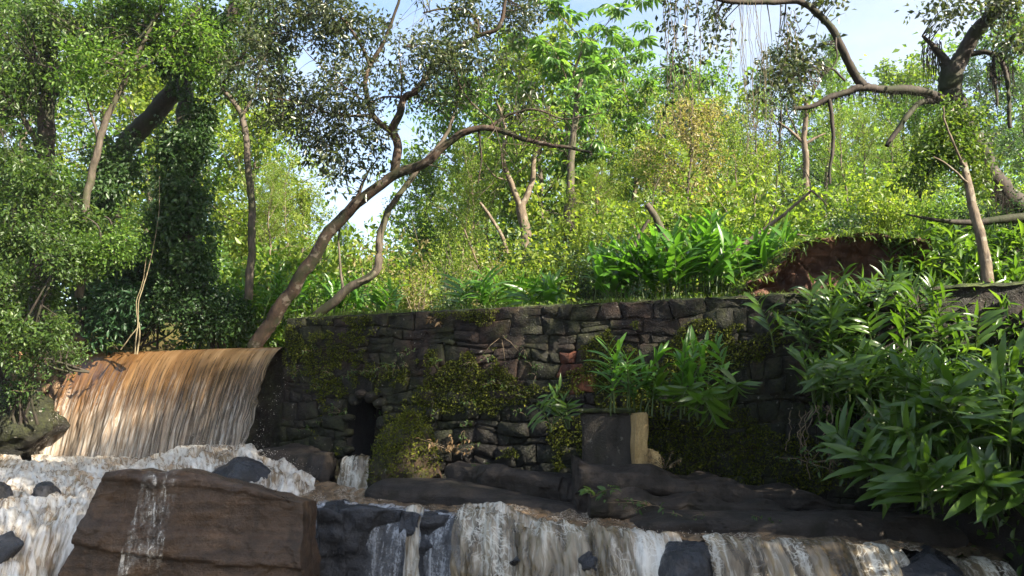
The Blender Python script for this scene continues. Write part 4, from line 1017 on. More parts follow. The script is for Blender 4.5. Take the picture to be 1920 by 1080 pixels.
def proto_tree(seed, H=9, cs=.35, spread=2.6, nprim=20, nsec=6, ntw=5, nlf=12, size=.16, wid=.5, droop=.2, r0=.12, lean=0., shape='round', rad=.22, up=.55, pal=False, lance=False, fine=False, sides=7):
    """a tree standing at the origin"""
    tb = TB(seed); rs = tb.rs
    n = 14; t = np.linspace(0, 1, n)
    path = np.stack([lean * H * t ** 1.4 + .05 * H * np.cumsum(rs.normal(size=n)) / n ** .5 * t, .05 * H * np.cumsum(rs.normal(size=n)) / n ** .5 * t, H * t * .94 - .2], -1)
    tb.tube(path, r0 * (1 - .85 * t) + .012, sides, .05)
    at = lambda f: np.array([np.interp(f, t, path[:, k]) for k in range(3)])
    for i in range(nprim):
        f = cs + (1 - cs) * ((i + rs.rand()) / nprim)
        g = (f - cs) / (1 - cs)
        if shape == 'round': L = spread * (.35 + .75 * math.sin(math.pi * min(1, g * .82 + .12)))
        elif shape == 'cone': L = spread * (1.05 - .85 * g)
        else: L = spread * (.30 + .75 * g)                                   # umbrella
        az = i * 2.4 + rs.rand() * .9; el = rs.uniform(.1, .6) + .45 * g
        d = np.array((math.cos(az) * math.cos(el), math.sin(az) * math.cos(el), math.sin(el)))
        p = at(f); pts = [p]
        for s in range(5):
            d = unit(d + rs.normal(size=3) * .16 + np.array((0, 0, .05))); pts.append(pts[-1] + d * L / 5)
        pts = np.array(pts); tb.tube(pts, np.linspace(r0 * .38 * (1 - .5 * f), .008, 6), 4)
        for j in range(nsec):
            a = (j + .6 + rs.rand() * .6) / nsec; a = min(a, 1.0)
            q = np.array([np.interp(a * 5, np.arange(6), pts[:, k]) for k in range(3)])
            d2 = unit(d + rs.normal(size=3) * .75); L2 = L * rs.uniform(.22, .42)
            e2 = q + d2 * L2 + np.array((0, 0, .05 * L2)); tb.tube(np.stack([q, (q + e2) / 2 + rs.normal(size=3) * .05 * L2, e2]), [.012, .009, .004], 3)
            for k in range(ntw):
                c = q + (e2 - q) * rs.uniform(.3, 1.1) + rs.normal(size=3) * L2 * .28
                if pal:                                                         # a whorl of drooping leaflets
                    m = nlf; ph = np.arange(m) * 2 * math.pi / m + rs.rand()
                    ax = unit(np.array((rs.normal() * .35, rs.normal() * .35, 1.)))
                    u = unit(np.cross(ax, (1, .2, 0))); v = np.cross(ax, u)
                    D = unit(np.cos(ph)[:, None] * u + np.sin(ph)[:, None] * v - ax * rs.uniform(.25, .8))
                    tb.leaves(np.repeat(c[None], m, 0) + D * .04, D, np.repeat(ax[None], m, 0) + .3 * rs.normal(size=(m, 3)), size * rs.uniform(.75, 1.15, m), np.full(m, wid))
                    tb.tube(np.stack([c - np.array((0, 0, .25)) - d2 * .2, c]), [.008, .006], 3)
                else: tb.tuft(c, nlf, rad, size, wid, up, droop)
    return tb

def proto_shrub(seed, H=1.6, R=1.1, nst=9, ntuft=90, per=12, size=.12, wid=.5, rad=.18, up=.5, droop=.1):
    tb = TB(seed); rs = tb.rs; ends = []
    for i in range(nst):
        az = rs.rand() * 6.28; r = R * rs.uniform(.2, .8); h = H * rs.uniform(.5, .95)
        e = np.array((math.cos(az) * r, math.sin(az) * r, h)); m = e * np.array((.35, .35, .6)) + rs.normal(size=3) * .06
        t = np.linspace(0, 1, 7)[:, None]; P = 2 * t * (1 - t) * m + t * t * e
        tb.tube(P, np.linspace(.022, .006, 7), 4)
        ends.append(P)
    E = np.concatenate([p[2:] for p in ends])
    for i in range(ntuft):
        c = E[rs.randint(len(E))] + rs.normal(size=3) * np.array((R * .24, R * .24, H * .15)); c[2] = max(c[2], .04)
        tb.tuft(c, per, rad, size, wid, up, droop)
    return tb

def tree_data(tb, nm, bark, leaf, lance=False):
    return (tb.bark(nm + '_trunk', M[bark], (0, 0, 0)), tb.foliage(nm + '_crown', M[leaf], (0, 0, 0), lance))
def put(name, data, x, y, s, rz, label, cat, group=None, sz=None, z=None, tilt=(0, 0), names=('trunk', 'crown')):
    zz = float(ground_z(x, y)) - .05 if z is None else z
    e = empty(name, (x, y, zz)); e.rotation_euler = (tilt[0], tilt[1], rz); e.scale = (s, s, sz or s)
    obj(names[0], data[0], e); obj(names[1], data[1], e)
    return tag(e, label, cat, group)
def put_px(name, data, px, Y, *a, **k):
    x = (px - 960) / 1500.0 * Y * 1.0
    return put(name, data, x, Y, *a, **k)

# ------------------------------------------------------------------ the leaning tree on the weir
def leaning_tree():
    tb = TB(3)
    tb.limb([(478, 650, 15.2), (505, 605, 15.0), (535, 562, 14.8), (580, 495, 14.5), (625, 425, 14.2), (680, 372, 14.0), (735, 330, 13.8), (800, 305, 13.6), (838, 268, 13.5), (880, 244, 13.4), (930, 240, 13.3), (985, 262, 13.2), (1050, 276, 13.0), (1110, 285, 12.9)], .145, .02, 12, 90, .03, .05)
    tb.limb([(738, 322, 13.8), (747, 275, 13.7), (738, 242, 13.7), (752, 210, 13.6), (758, 182, 13.6), (785, 163, 13.5), (810, 125, 13.4), (845, 97, 13.3), (895, 70, 13.2), (935, 53, 13.1), (948, -10, 13.0)], .085, .03, 8, 60)
    tb.limb([(895, 70, 13.2), (895, 40, 13.1), (868, 20, 13.0), (830, 16, 13.0), (790, 25, 12.9)], .035, .015, 6)
    tb.limb([(735, 245, 13.7), (700, 215, 13.7), (687, 172, 13.6), (692, 125, 13.6), (715, 90, 13.5), (735, 40, 13.4), (752, -15, 13.3)], .06, .022, 7)
    tb.limb([(692, 125, 13.6), (680, 95, 13.5), (655, 50, 13.4), (625, 20, 13.3), (585, -5, 13.2)], .035, .015, 6)
    tb.limb([(668, 372, 14.0), (682, 335, 14.0), (706, 298, 14.0)], .04, .008, 6)
    tb.limb([(915, 238, 13.3), (950, 215, 13.3), (1005, 207, 13.2), (1060, 222, 13.1), (1130, 212, 13.0)], .03, .008, 6)
    tb.limb([(897, 246, 13.4), (902, 295, 13.4), (899, 345, 13.4)], .025, .008, 5, skel=False)
    tb.limb([(800, 308, 13.6), (820, 312, 13.4), (838, 320, 13.3)], .016, .006, 5)
    tb.limb([(700, 215, 13.7), (640, 218, 13.6), (580, 195, 13.5), (530, 185, 13.4), (480, 185, 13.3)], .03, .008, 6)
    tb.limb([(752, 205, 13.6), (752, 150, 13.5), (748, 100, 13.5), (752, 60, 13.4)], .02, .007, 5)
    tb.limb([(845, 97, 13.3), (850, 130, 13.2), (880, 190, 13.1), (920, 225, 13.0), (935, 262, 13.0), (945, 330, 13.0)], .02, .006, 5)
    tb.limb([(758, 182, 13.6), (720, 180, 13.6), (690, 190, 13.4), (650, 165, 13.3), (600, 120, 13.2), (540, 60, 13.1)], .022, .006, 5)
    tb.limb([(845, 97, 13.3), (900, 110, 13.2), (960, 100, 13.1)], .02, .006, 5)
    # fine bare twigs to the right
    rs = tb.rs
    for k in range(75):
        a = PX(rs.uniform(930, 1110), rs.uniform(205, 290), 13.1); d = np.array((rs.normal() * .35, rs.normal() * .3, rs.normal() * .35))
        tb.tube(np.stack([a, a + d * .5 + rs.normal(size=3) * .04, a + d + rs.normal(size=3) * .08]), [.008, .006, .003], 3)
    L = dict(size=.105, wid=.42, rad=.22, up=.45, droop=.45, clump=1.4)
    for (x, y, rx, ry, n) in ((600, 190, 120, 90, 150), (560, 90, 110, 90, 110), (690, 60, 110, 70, 85), (820, 45, 100, 55, 70), (930, 20, 80, 35, 40), (640, 260, 110, 40, 60), (500, 150, 70, 100, 80), (760, 130, 90, 60, 60), (870, 150, 90, 70, 75), (950, 170, 60, 60, 40), (590, 20, 120, 40, 80), (990, 0, 40, 22, 22)):
        tb.cloud(x, y, 13.4, rx, ry, 1.3, n, 17, **L)
    tb.cloud(620, 320, 13.6, 45, 45, .4, 16, 12, size=.15, wid=.4, rad=.18, droop=.4)
    tb.cloud(690, 320, 13.8, 40, 40, .4, 8, 10, size=.14, wid=.4, rad=.16, droop=.4)
    finish(tb, 'leaning_tree', PX(490, 640, 15.0), 'dark tree leaning out from the weir with an arching brown trunk', 'tree', M['bark_brown'], M['lf_olive'])
leaning_tree()

def second_lean():
    tb = TB(4)
    tb.limb([(560, 612, 14.9), (600, 588, 14.6), (650, 545, 14.4), (705, 508, 14.3), (712, 450, 14.3), (735, 385, 14.3), (785, 318, 14.3), (830, 260, 14.4), (870, 150, 14.5)], .10, .03, 9, 60)
    tb.limb([(705, 508, 14.3), (688, 522, 14.1), (668, 530, 14.0)], .05, .02, 6, skel=False)
    tb.limb([(640, 555, 14.5), (638, 500, 14.5), (636, 440, 14.6), (640, 410, 14.6)], .03, .012, 6)
    tb.cloud(860, 170, 14.8, 80, 70, .8, 55, 16, size=.11, wid=.45, rad=.2, clump=1.6)
    finish(tb, 'leaning_sapling', PX(560, 612, 14.9), 'pale thin trunk bending up beside the leaning tree', 'tree', M['bark_grey'], M['lf_green'])
second_lean()

def slim_tree():
    tb = TB(5)
    tb.limb([(466, 560, 15.8), (472, 480, 15.7), (473, 400, 15.7), (464, 290, 15.6), (456, 215, 15.6)], .085, .06, 9, 40)
    tb.limb([(456, 215, 15.6), (432, 182, 15.5), (415, 165, 15.5), (436, 130, 15.4), (462, 90, 15.3), (470, 20, 15.2)], .055, .02, 7)
    tb.limb([(457, 215, 15.6), (476, 178, 15.6), (490, 120, 15.5), (520, 60, 15.4)], .04, .012, 7)
    tb.limb([(415, 165, 15.5), (400, 120, 15.5), (385, 60, 15.4)], .03, .01, 6)
    for (x, y, rx, ry, n) in ((430, 60, 90, 70, 130), (500, 60, 60, 60, 60), (400, 130, 50, 50, 40), (440, -10, 90, 40, 60)):
        tb.cloud(x, y, 15.4, rx, ry, .9, n, 18, size=.11, wid=.45, rad=.22, clump=1.5)
    finish(tb, 'slender_tree', PX(466, 560, 15.8), 'slender upright tree with a forked trunk behind the weir', 'tree', M['bark_grey'], M['lf_left'])
slim_tree()

# ------------------------------------------------------------------ trees at the left
def left_trees():
    F = dict(size=.105, wid=.45, rad=.24, up=.55, droop=.3, clump=1.0)
    tb = TB(6)
    tb.limb([(70, 660, 15.5), (78, 450, 15.4), (85, 250, 15.3), (92, 60, 15.2), (100, -60, 15.1)], .20, .12, 10, 50, .05)
    tb.limb([(85, 300, 15.3), (30, 200, 15.0), (-40, 120, 14.8)], .06, .03, 7)
    tb.limb([(88, 200, 15.3), (140, 110, 15.0), (200, 40, 14.8), (260, -10, 14.7)], .06, .03, 7)
    tb.limb([(60, 118, 14.6), (150, 132, 14.5), (210, 112, 14.5), (270, 60, 14.5), (315, -10, 14.5)], .025, .02, 6)
    for (x, y, rx, ry, n) in ((60, 60, 110, 90, 130), (40, 200, 90, 90, 130), (60, 330, 110, 90, 160), (180, 60, 110, 80, 90), (90, 440, 130, 70, 170), (250, 30, 90, 50, 60), (-10, 470, 60, 90, 80)):
        tb.cloud(x, y, 14.9, rx, ry, 1.1, n, 24, **F)
    # hanging strands of small leaves down the trunk
    rs = tb.rs
    for k in range(46):
        p = PX(rs.uniform(40, 125), rs.uniform(-30, 60), 14.7 + .4 * rs.rand()); n = rs.randint(20, 44)
        z = np.arange(n) * .055
        c = p + np.stack([.03 * np.cumsum(rs.normal(size=n)), .03 * np.cumsum(rs.normal(size=n)), -z], -1)
        tb.tube(c[::4], np.full(len(c[::4]), .005), 3)
        tb.leaves(c, unit(rs.normal(size=(n, 3)) + (0, 0, -1.)), unit(rs.normal(size=(n, 3))), rs.uniform(.05, .09, n), np.full(n, .5))
    finish(tb, 'vine_hung_tree', PX(70, 660, 15.5), 'tall tree at the left edge hung with leafy vine strands', 'tree', M['bark_dark'], M['lf_left'])

    tb = TB(7)
    tb.limb([(150, 560, 15.0), (165, 372, 14.9), (185, 272, 14.8), (206, 210, 14.8), (240, 140, 14.7), (270, 75, 14.6), (312, -10, 14.5)], .085, .03, 8, 50)
    tb.limb([(185, 265, 14.8), (172, 225, 14.8), (165, 195, 14.8), (150, 130, 14.7)], .035, .012, 6)
    tb.limb([(240, 140, 14.7), (290, 110, 14.6), (330, 60, 14.6), (380, 10, 14.5)], .03, .012, 6)
    for (x, y, rx, ry, n) in ((300, 40, 110, 60, 120), (200, 110, 80, 60, 70), (150, 160, 60, 60, 50), (360, 90, 70, 60, 70), (250, -5, 120, 35, 80)):
        tb.cloud(x, y, 14.6, rx, ry, .9, n, 20, **F)
    finish(tb, 'forked_sapling', PX(150, 560, 15.0), 'thin forked tree slanting up in front of the dark leaning trunk', 'tree', M['bark_grey'], M['lf_green'])

    tb = TB(8)
    tb.limb([(150, 420, 17.5), (200, 330, 17.2), (260, 250, 17.0), (310, 190, 16.8), (360, 130, 16.6), (410, 65, 16.4), (455, -10, 16.2)], .23, .18, 12, 50, .05, .06)
    tb.limb([(345, 150, 16.6), (352, 300, 16.2), (350, 420, 16.0), (345, 560, 16.0)], .14, .20, 10, 40, .06, skel=False)
    for (x, y, rx, ry, n) in ((230, 300, 70, 60, 70), (180, 370, 60, 50, 70), (340, 165, 55, 55, 90), (345, 230, 50, 90, 150), (350, 340, 50, 110, 190), (335, 450, 75, 80, 190), (330, 120, 60, 60, 90), (390, 60, 60, 60, 80)):
        tb.cloud(x, y, 15.8, rx, ry, .45, n, 26, size=.11, wid=.55, rad=.2, up=.3, droop=.8, twig=False, clump=1.6)
    finish(tb, 'vine_covered_tree', PX(345, 600, 16.0), 'thick leaning dark trunk smothered by a hanging column of vines', 'tree', M['bark_dark'], M['lf_ivy'])

    tb = TB(81)
    tb.limb([(365, 110, 16.1), (388, 85, 16.0), (408, 62, 15.9)], .10, .06, 8, 14, .03, .15, skel=False)
    e = finish(tb, 'broken_branch', PX(365, 110, 16.1), 'short orange-brown broken branch stub high on the leaning trunk', 'branch', M['dead_orange'], M['lf_vine'], trunk='wood')

M['lf_ivy'] = leaf_mat('leaf_ivy', (.020, .048, .016), (.045, .09, .026), (.10, .15, .04), .42)
M['dead_orange'] = bark_mat('dead_orange', (.16, .07, .03), (.38, .2, .1))
left_trees()

def bush_mass(name, label, seed, blobs, Y, leaf, size, wid, n, per=22, lance=False, rad=.2, up=.5, droop=.3, stems=6, d=.6, bark='bark_dark', clump=1.3):
    tb = TB(seed); base = PX(blobs[0][0], blobs[0][1] + blobs[0][3], Y)
    for k in range(stems):
        b = blobs[tb.rs.randint(len(blobs))]
        e = PX(b[0] + tb.rs.uniform(-.5, .5) * b[2], b[1] - .3 * b[3], Y)
        P = tb.smooth_path([base + np.array((tb.rs.normal() * .2, .2, -.2)), (base + e) / 2 + tb.rs.normal(size=3) * .12, e], 12)
        tb.tube(P, np.linspace(.03, .008, 12), 5); tb.skel.append(np.concatenate([P, np.full((12, 1), .02)], 1))
    tot = sum(b[2] * b[3] for b in blobs)
    for (x, y, rx, ry) in blobs:
        tb.cloud(x, y, Y, rx, ry, d, int(n * rx * ry / tot), per, size, wid, rad, True, up, droop, clump=clump)
    return finish(tb, name, base, label, 'bush', M[bark], M[leaf], lance=lance, trunk='stems', crown='foliage')
bush_mass('bush', 'leafy bush overhanging the left bank above the dark rock', 21, [(40, 560, 80, 75), (110, 480, 70, 60), (20, 640, 60, 50), (90, 620, 50, 40)], 14.0, 'lf_left', .085, .5, 380)
bush_mass('bush', 'arching bush with sunlit sprays behind the stone abutment', 22, [(190, 420, 70, 50), (150, 470, 60, 50), (220, 460, 50, 40)], 14.4, 'lf_green', .075, .5, 200)
bush_mass('fern_bush', 'deep green ferny bush filling the shade behind the weir lip', 23, [(260, 570, 90, 65), (220, 610, 60, 40), (310, 610, 70, 35)], 16.2, 'lf_fern', .17, .32, 230, 18, True, droop=.5)
bush_mass('bush', 'dark leafy bush over the middle of the weir lip', 24, [(395, 590, 75, 52), (350, 560, 60, 60), (440, 610, 40, 35)], 15.9, 'lf_vine', .09, .5, 330)
bush_mass('bush', 'deep green shrub in the shade under the vine column', 25, [(320, 500, 90, 60), (230, 510, 70, 50)], 16.8, 'lf_vine', .10, .5, 300)
bush_mass('bush', 'dark weeds on the rock left of the waterfall foot', 26, [(30, 740, 50, 35), (70, 690, 40, 30)], 14.6, 'lf_vine', .07, .5, 90)
bush_mass('bush', 'low weeds rooted among the warm abutment stones', 27, [(120, 655, 40, 22), (85, 690, 40, 25)], 15.1, 'lf_creeper', .06, .5, 60)

# ------------------------------------------------------------------ the big tree at the right
def right_tree():
    tb = TB(9)
    tb.limb([(1990, 470, 12.6), (1925, 398, 12.4), (1900, 378, 12.3), (1875, 352, 12.2), (1853, 325, 12.1), (1835, 285, 12.0), (1812, 240, 12.0), (1790, 195, 12.0), (1782, 160, 12.0), (1786, 125, 12.0)], .16, .17, 12, 60, .03, .07)
    tb.limb([(1786, 140, 12.0), (1800, 118, 12.0), (1818, 82, 11.9), (1842, 48, 11.8), (1882, 4, 11.7), (1920, -40, 11.6)], .14, .08, 10, 40)
    tb.limb([(1780, 140, 12.0), (1770, 112, 12.0), (1750, 90, 12.0), (1728, 66, 12.0)], .09, .02, 8, 16, .03, .12)
    tb.limb([(1785, 195, 12.0), (1755, 182, 11.9), (1720, 172, 11.8), (1660, 167, 11.7), (1618, 164, 11.6), (1590, 172, 11.6), (1555, 183, 11.6), (1525, 198, 11.6), (1488, 205, 11.6)], .085, .03, 9, 50, .02, .08)
    tb.limb([(1622, 162, 11.6), (1610, 148, 11.6), (1590, 115, 11.5), (1566, 65, 11.4), (1536, 30, 11.3), (1505, 5, 11.2), (1468, 4, 11.2), (1390, 3, 11.1), (1300, -14, 11.0), (1230, -30, 11.0)], .07, .03, 9, 50, .02, .05)
    tb.limb([(1752, 190, 11.9), (1722, 196, 11.8), (1696, 220, 11.7), (1680, 245, 11.7), (1664, 272, 11.7)], .05, .035, 8)
    tb.limb([(1556, 186, 11.6), (1562, 250, 11.6), (1556, 310, 11.6), (1555, 345, 11.6)], .032, .02, 7, skel=False)
    tb.limb([(1820, 104, 11.9), (1855, 100, 11.8), (1880, 120, 11.7), (1890, 160, 11.7), (1895, 240, 11.7)], .045, .03, 7)
    tb.limb([(1865, 105, 11.8), (1864, 150, 11.7), (1870, 200, 11.7)], .025, .02, 6)
    tb.limb([(1585, 150, 11.5), (1555, 130, 11.4), (1530, 165, 11.3), (1520, 185, 11.3)], .02, .008, 5)
    tb.limb([(1566, 65, 11.4), (1570, 110, 11.3), (1550, 140, 11.3)], .018, .008, 5)
    tb.limb([(1840, 300, 12.0), (1790, 290, 11.7), (1760, 300, 11.5), (1730, 340, 11.4), (1725, 380, 11.4)], .05, .02, 7)
    rs = tb.rs
    # shaggy moss and fibre under the limbs
    for k in range(420):
        s = rs.rand(); x = 1500 + 270 * s; y = np.interp(x, [1490, 1555, 1620, 1720, 1780], [208, 186, 168, 175, 190])
        p = PX(x, y, 11.7 + .05 * rs.normal()); L = rs.gamma(2, .04)
        tb.tube(np.stack([p, p + np.array((rs.normal() * .02, 0, -L))]), [.006, .002], 3)
    for k in range(90):
        p = PX(1728 + rs.uniform(0, 40), 75 + rs.uniform(0, 40), 12.0); L = rs.uniform(.1, .5)
        tb.tube(np.stack([p, p + np.array((rs.normal() * .04, 0, -L))]), [.008, .003], 3)
    for k in range(60):
        x = rs.uniform(1850, 1900); p = PX(x, 110 + rs.uniform(0, 30), 11.7); L = rs.gamma(3, .12)
        tb.tube(np.stack([p, p + np.array((rs.normal() * .02, 0, -L * .5)), p + np.array((rs.normal() * .03, 0, -L))]), [.007, .005, .002], 3)
    for k in range(80):
        x = rs.uniform(1780, 1900); y = np.interp(x, [1780, 1850, 1900], [190, 330, 385]); p = PX(x, y, 11.9); L = rs.gamma(3, .13)
        tb.tube(np.stack([p, p + np.array((rs.normal() * .02, 0, -L * .5)), p + np.array((rs.normal() * .05, 0, -L))]), [.008, .005, .003], 3)
    L = dict(size=.10, wid=.55, rad=.20, up=.45, droop=.4, clump=1.5)
    for (x, y, rx, ry, n) in ((1500, 110, 60, 60, 46), (1460, 160, 50, 50, 30), (1880, 10, 60, 40, 40), (1790, 20, 60, 30, 22), (1750, 5, 60, 16, 14), (1540, 10, 60, 22, 18), (1340, 65, 34, 34, 12), (1345, 15, 40, 16, 8), (1900, 90, 40, 60, 30)):
        tb.cloud(x, y, 11.4, rx, ry, .5, n, 9, **L)
    finish(tb, 'gnarled_tree', PX(1990, 470, 12.6), 'gnarled mossy tree with a broken top and arching limbs at the right', 'tree', M['bark_dark'], M['lf_olive'])

    tb = TB(91)      # creeper wrapped round its trunk
    for (x, y, rx, ry, n) in ((1800, 250, 45, 70, 110), (1760, 280, 60, 50, 90), (1720, 320, 40, 50, 40), (1830, 330, 40, 60, 50)):
        tb.cloud(x, y, 11.2, rx, ry, .35, n, 18, size=.075, wid=.5, rad=.18, up=.5, droop=.3, twig=False)
    P = PX(1810, 360, 11.5)
    tb.tube(tb.smooth_path([PX(1835, 420, 11.5), PX(1818, 330, 11.5), PX(1795, 270, 11.5), PX(1770, 225, 11.5)], 16), np.linspace(.02, .008, 16), 5)
    finish(tb, 'creeper', P, 'leafy creeper climbing round the gnarled tree trunk', 'creeper', M['vine'], M['lf_left'], trunk='stems', crown='foliage')

    tb = TB(92)
    tb.limb([(1878, 660, 10.4), (1870, 620, 10.4), (1856, 548, 10.5), (1842, 470, 10.6), (1826, 390, 10.7), (1812, 325, 10.9), (1800, 270, 11.2), (1785, 200, 11.6)], .10, .028, 10, 50, .02, .05)
    tb.limb([(1810, 310, 10.8), (1790, 275, 10.7), (1775, 240, 10.7), (1765, 200, 10.7)], .02, .01, 6)
    tb.limb([(1815, 340, 10.8), (1780, 310, 10.7), (1750, 292, 10.6)], .018, .008, 6)
    finish(tb, 'snapped_tree', PX(1878, 660, 10.4), 'bare pale slender trunk leaning up to the gnarled tree', 'tree', M['bark_pale'], M['lf_left'])
right_tree()

def hanging(name, label, seed, pts, leaf, n_leaf, size=.09, L=(1.0, 2.2), bark='vine', r=.006, cat='vine'):
    tb = TB(seed); rs = tb.rs
    for (px, py, Y, n) in pts:
        for k in range(n):
            p = PX(px + rs.normal() * 10, py, Y + .1 * rs.normal()); l = rs.uniform(*L)
            m = 16; z = np.linspace(0, l, m)
            c = p + np.stack([.018 * np.cumsum(rs.normal(size=m)), .018 * np.cumsum(rs.normal(size=m)), -z], -1)
            tb.tube(c, np.full(m, r), 3)
            if n_leaf:
                q = c[rs.randint(0, m, n_leaf)] + rs.normal(size=(n_leaf, 3)) * .06
                tb.leaves(q, unit(rs.normal(size=(n_leaf, 3)) + (0, 0, -.8)), unit(rs.normal(size=(n_leaf, 3))), size * rs.uniform(.6, 1.2, n_leaf), np.full(n_leaf, .5))
    b = PX(pts[0][0], pts[0][1], pts[0][2])
    return finish(tb, name, b, label, cat, M[bark], M[leaf] if leaf else None, trunk='stems', crown='leaves')
hanging('hanging_vine', 'dark leafy vine hanging from the top of the picture against the sky', 31, [(1255, -20, 11.2, 4), (1270, -20, 11.2, 5), (1290, -20, 11.3, 3)], 'lf_olive', 34, .10, (1.3, 2.2))
hanging('aerial_roots', 'thin pale strands of aerial roots hanging from the arched limb', 32, [(1392, 2, 11.1, 5), (1402, 2, 11.1, 6), (1415, 2, 11.1, 4)], None, 0, L=(1.6, 3.0), bark='root', r=.0035, cat='roots')
hanging('aerial_roots', 'loose pale root strands hanging beside the leafy limb', 33, [(1435, 60, 11.2, 4), (1445, 80, 11.2, 4)], None, 0, L=(1.2, 1.8), bark='root', r=.0035, cat='roots')
hanging('dangling_vine', 'leafy strands dangling near the arched limb of the gnarled tree', 34, [(1475, 20, 11.3, 5), (1486, 40, 11.3, 4)], 'lf_olive', 16, .09, (.6, 1.5))
hanging('dangling_vine', 'short leafy strand hanging left of the aerial roots', 36, [(1365, 40, 11.3, 2)], 'lf_olive', 16, .09, (.6, 1.2))

# pale vine stems over the weir lip, dead wood
def sticks(name, label, seed, paths, mat, cat='branch', sides=7):
    tb = TB(seed)
    for pts, r0, r1 in paths: tb.limb(pts, r0, r1, sides, None, .015, .06)
    e = empty(name, tuple(PX(*paths[0][0][0]))); obj('wood', tb.bark('wood', M[mat], e.location), e); return tag(e, label, cat)
sticks('dangling_vine', 'pale forked vine stem dangling to the weir lip', 41, [([(252, 664, 15.4), (258, 610, 15.4), (262, 560, 15.4), (280, 500, 15.4), (296, 420, 15.4), (300, 330, 15.5)], .012, .008), ([(225, 655, 15.4), (245, 630, 15.4), (260, 612, 15.4)], .012, .010), ([(258, 610, 15.4), (257, 565, 15.4), (270, 520, 15.4), (275, 470, 15.4)], .008, .006), ([(256, 664, 15.4), (262, 630, 15.4), (260, 605, 15.4)], .016, .012)], 'root', 'vine')
sticks('dead_branch', 'bare dead branch lying over the grass left of the earth bank', 42, [([(1345, 490, 13.4), (1400, 455, 13.3), (1432, 432, 13.2), (1470, 402, 13.1), (1522, 356, 13.0)], .055, .02), ([(1432, 438, 13.2), (1470, 437, 13.2), (1520, 444, 13.1)], .02, .008), ([(1440, 425, 13.2), (1450, 395, 13.1), (1440, 380, 13.1)], .015, .006), ([(1522, 356, 13.0), (1540, 372, 13.0), (1550, 385, 13.0)], .02, .008), ([(1520, 356, 13), (1515, 330, 13), (1500, 310, 13)], .012, .005)], 'dead_wood')
sticks('dead_stump', 'grey broken stump leaning among the bushes behind the wall', 43, [([(1262, 480, 15.5), (1245, 440, 15.5), (1228, 405, 15.5), (1212, 382, 15.5)], 0.085, .06), ([(1180, 490, 15.6), (1195, 450, 15.6), (1218, 412, 15.5)], .04, .035), ([(1222, 390, 15.5), (1228, 350, 15.5), (1245, 318, 15.5)], .012, .006)], 'bark_grey', 'stump')
sticks('fallen_branch', 'crooked pale branch standing in the thicket above the wall', 44, [([(952, 475, 18), (940, 440, 18), (918, 405, 18), (900, 380, 18)], .05, .03), ([(905, 520, 17.5), (890, 480, 17.5), (870, 430, 17.5)], .03, .015)], 'bark_pale')
sticks('fallen_log', 'dark log lying on the bank behind the bare trunk', 45, [([(1700, 402, 11.9), (1760, 412, 11.8), (1830, 416, 11.8), (1900, 408, 11.8), (1960, 405, 11.8)], .012, .09)], 'bark_dark', 'log')

# ------------------------------------------------------------------ forest behind the wall
D_ = {}
D_['yellow'] = tree_data(proto_tree(101, 8.5, .22, 2.6, 24, 6, 5, 12, .19, .55, rad=.28), 'yellow', 'bark_grey', 'lf_yellow')
D_['green'] = tree_data(proto_tree(102, 9.5, .30, 2.8, 24, 6, 5, 12, .19, .5, rad=.28), 'green', 'bark_grey', 'lf_green')
D_['fine'] = tree_data(proto_tree(103, 11, .25, 2.2, 30, 6, 6, 14, .10, .5, rad=.26), 'fine', 'bark_pale', 'lf_yellow')
D_['dark'] = tree_data(proto_tree(104, 9, .2, 2.5, 24, 6, 5, 13, .14, .5), 'dark', 'bark_dark', 'lf_blue')
D_['palm'] = tree_data(proto_tree(105, 10, .45, 2.5, 16, 4, 3, 10, .42, .36, pal=True, r0=.13, shape='umb'), 'palmate', 'bark_pale', 'lf_palm', True)
D_['cone'] = tree_data(proto_tree(106, 12, .15, 2.3, 34, 6, 5, 12, .13, .4, shape='cone'), 'cone', 'bark_grey', 'lf_green')
D_['sparse'] = tree_data(proto_tree(107, 8, .5, 1.9, 14, 5, 4, 9, .14, .5, r0=.09), 'sparse', 'bark_pale', 'lf_yellow')
D_['tan'] = tree_data(proto_tree(108, 7, .35, 1.7, 18, 5, 5, 11, .12, .5, r0=.08), 'tan', 'bark_grey', 'lf_tan')
S_ = {}
SN = ('stems', 'foliage')
S_['bright'] = tree_data(proto_shrub(111, 2.0, 1.3, 10, 150, 14, .125, .55, .2), 'bright', 'bark_grey', 'lf_yellow')
S_['green'] = tree_data(proto_shrub(112, 1.8, 1.2, 10, 150, 14, .125, .5, .2), 'greens', 'bark_grey', 'lf_green')
S_['tan'] = tree_data(proto_shrub(113, 2.2, 1.1, 14, 100, 11, .10, .4), 'tans', 'dead_wood', 'lf_tan')
S_['blue'] = tree_data(proto_shrub(114, 2.0, 1.3, 10, 140, 13, .12, .5), 'blues', 'bark_dark', 'lf_blue')
S_['fine'] = tree_data(proto_shrub(115, 2.6, 1.3, 12, 170, 16, .075, .4, .24), 'fines', 'bark_grey', 'lf_yellow')
rb = random.Random(77)
def H_at(py, Y, x):
    return PX(960, py, Y)[2] - float(ground_z(x, Y))
NAT = dict(yellow=8.6, green=9.6, fine=11, dark=9.1, palm=10.3, cone=12, sparse=8, tan=7)
def bgtree(kind, px, Y, top, name, label, wide=1.0, group=None, tilt=(0, 0), rz=None):
    x = (px - 960) / 1500.0 * Y
    s = H_at(top, Y, x) / NAT[kind]
    put(name, D_[kind], x, Y, s * wide, rb.uniform(0, 6.28) if rz is None else rz, label, 'tree', group, sz=s, tilt=tilt)
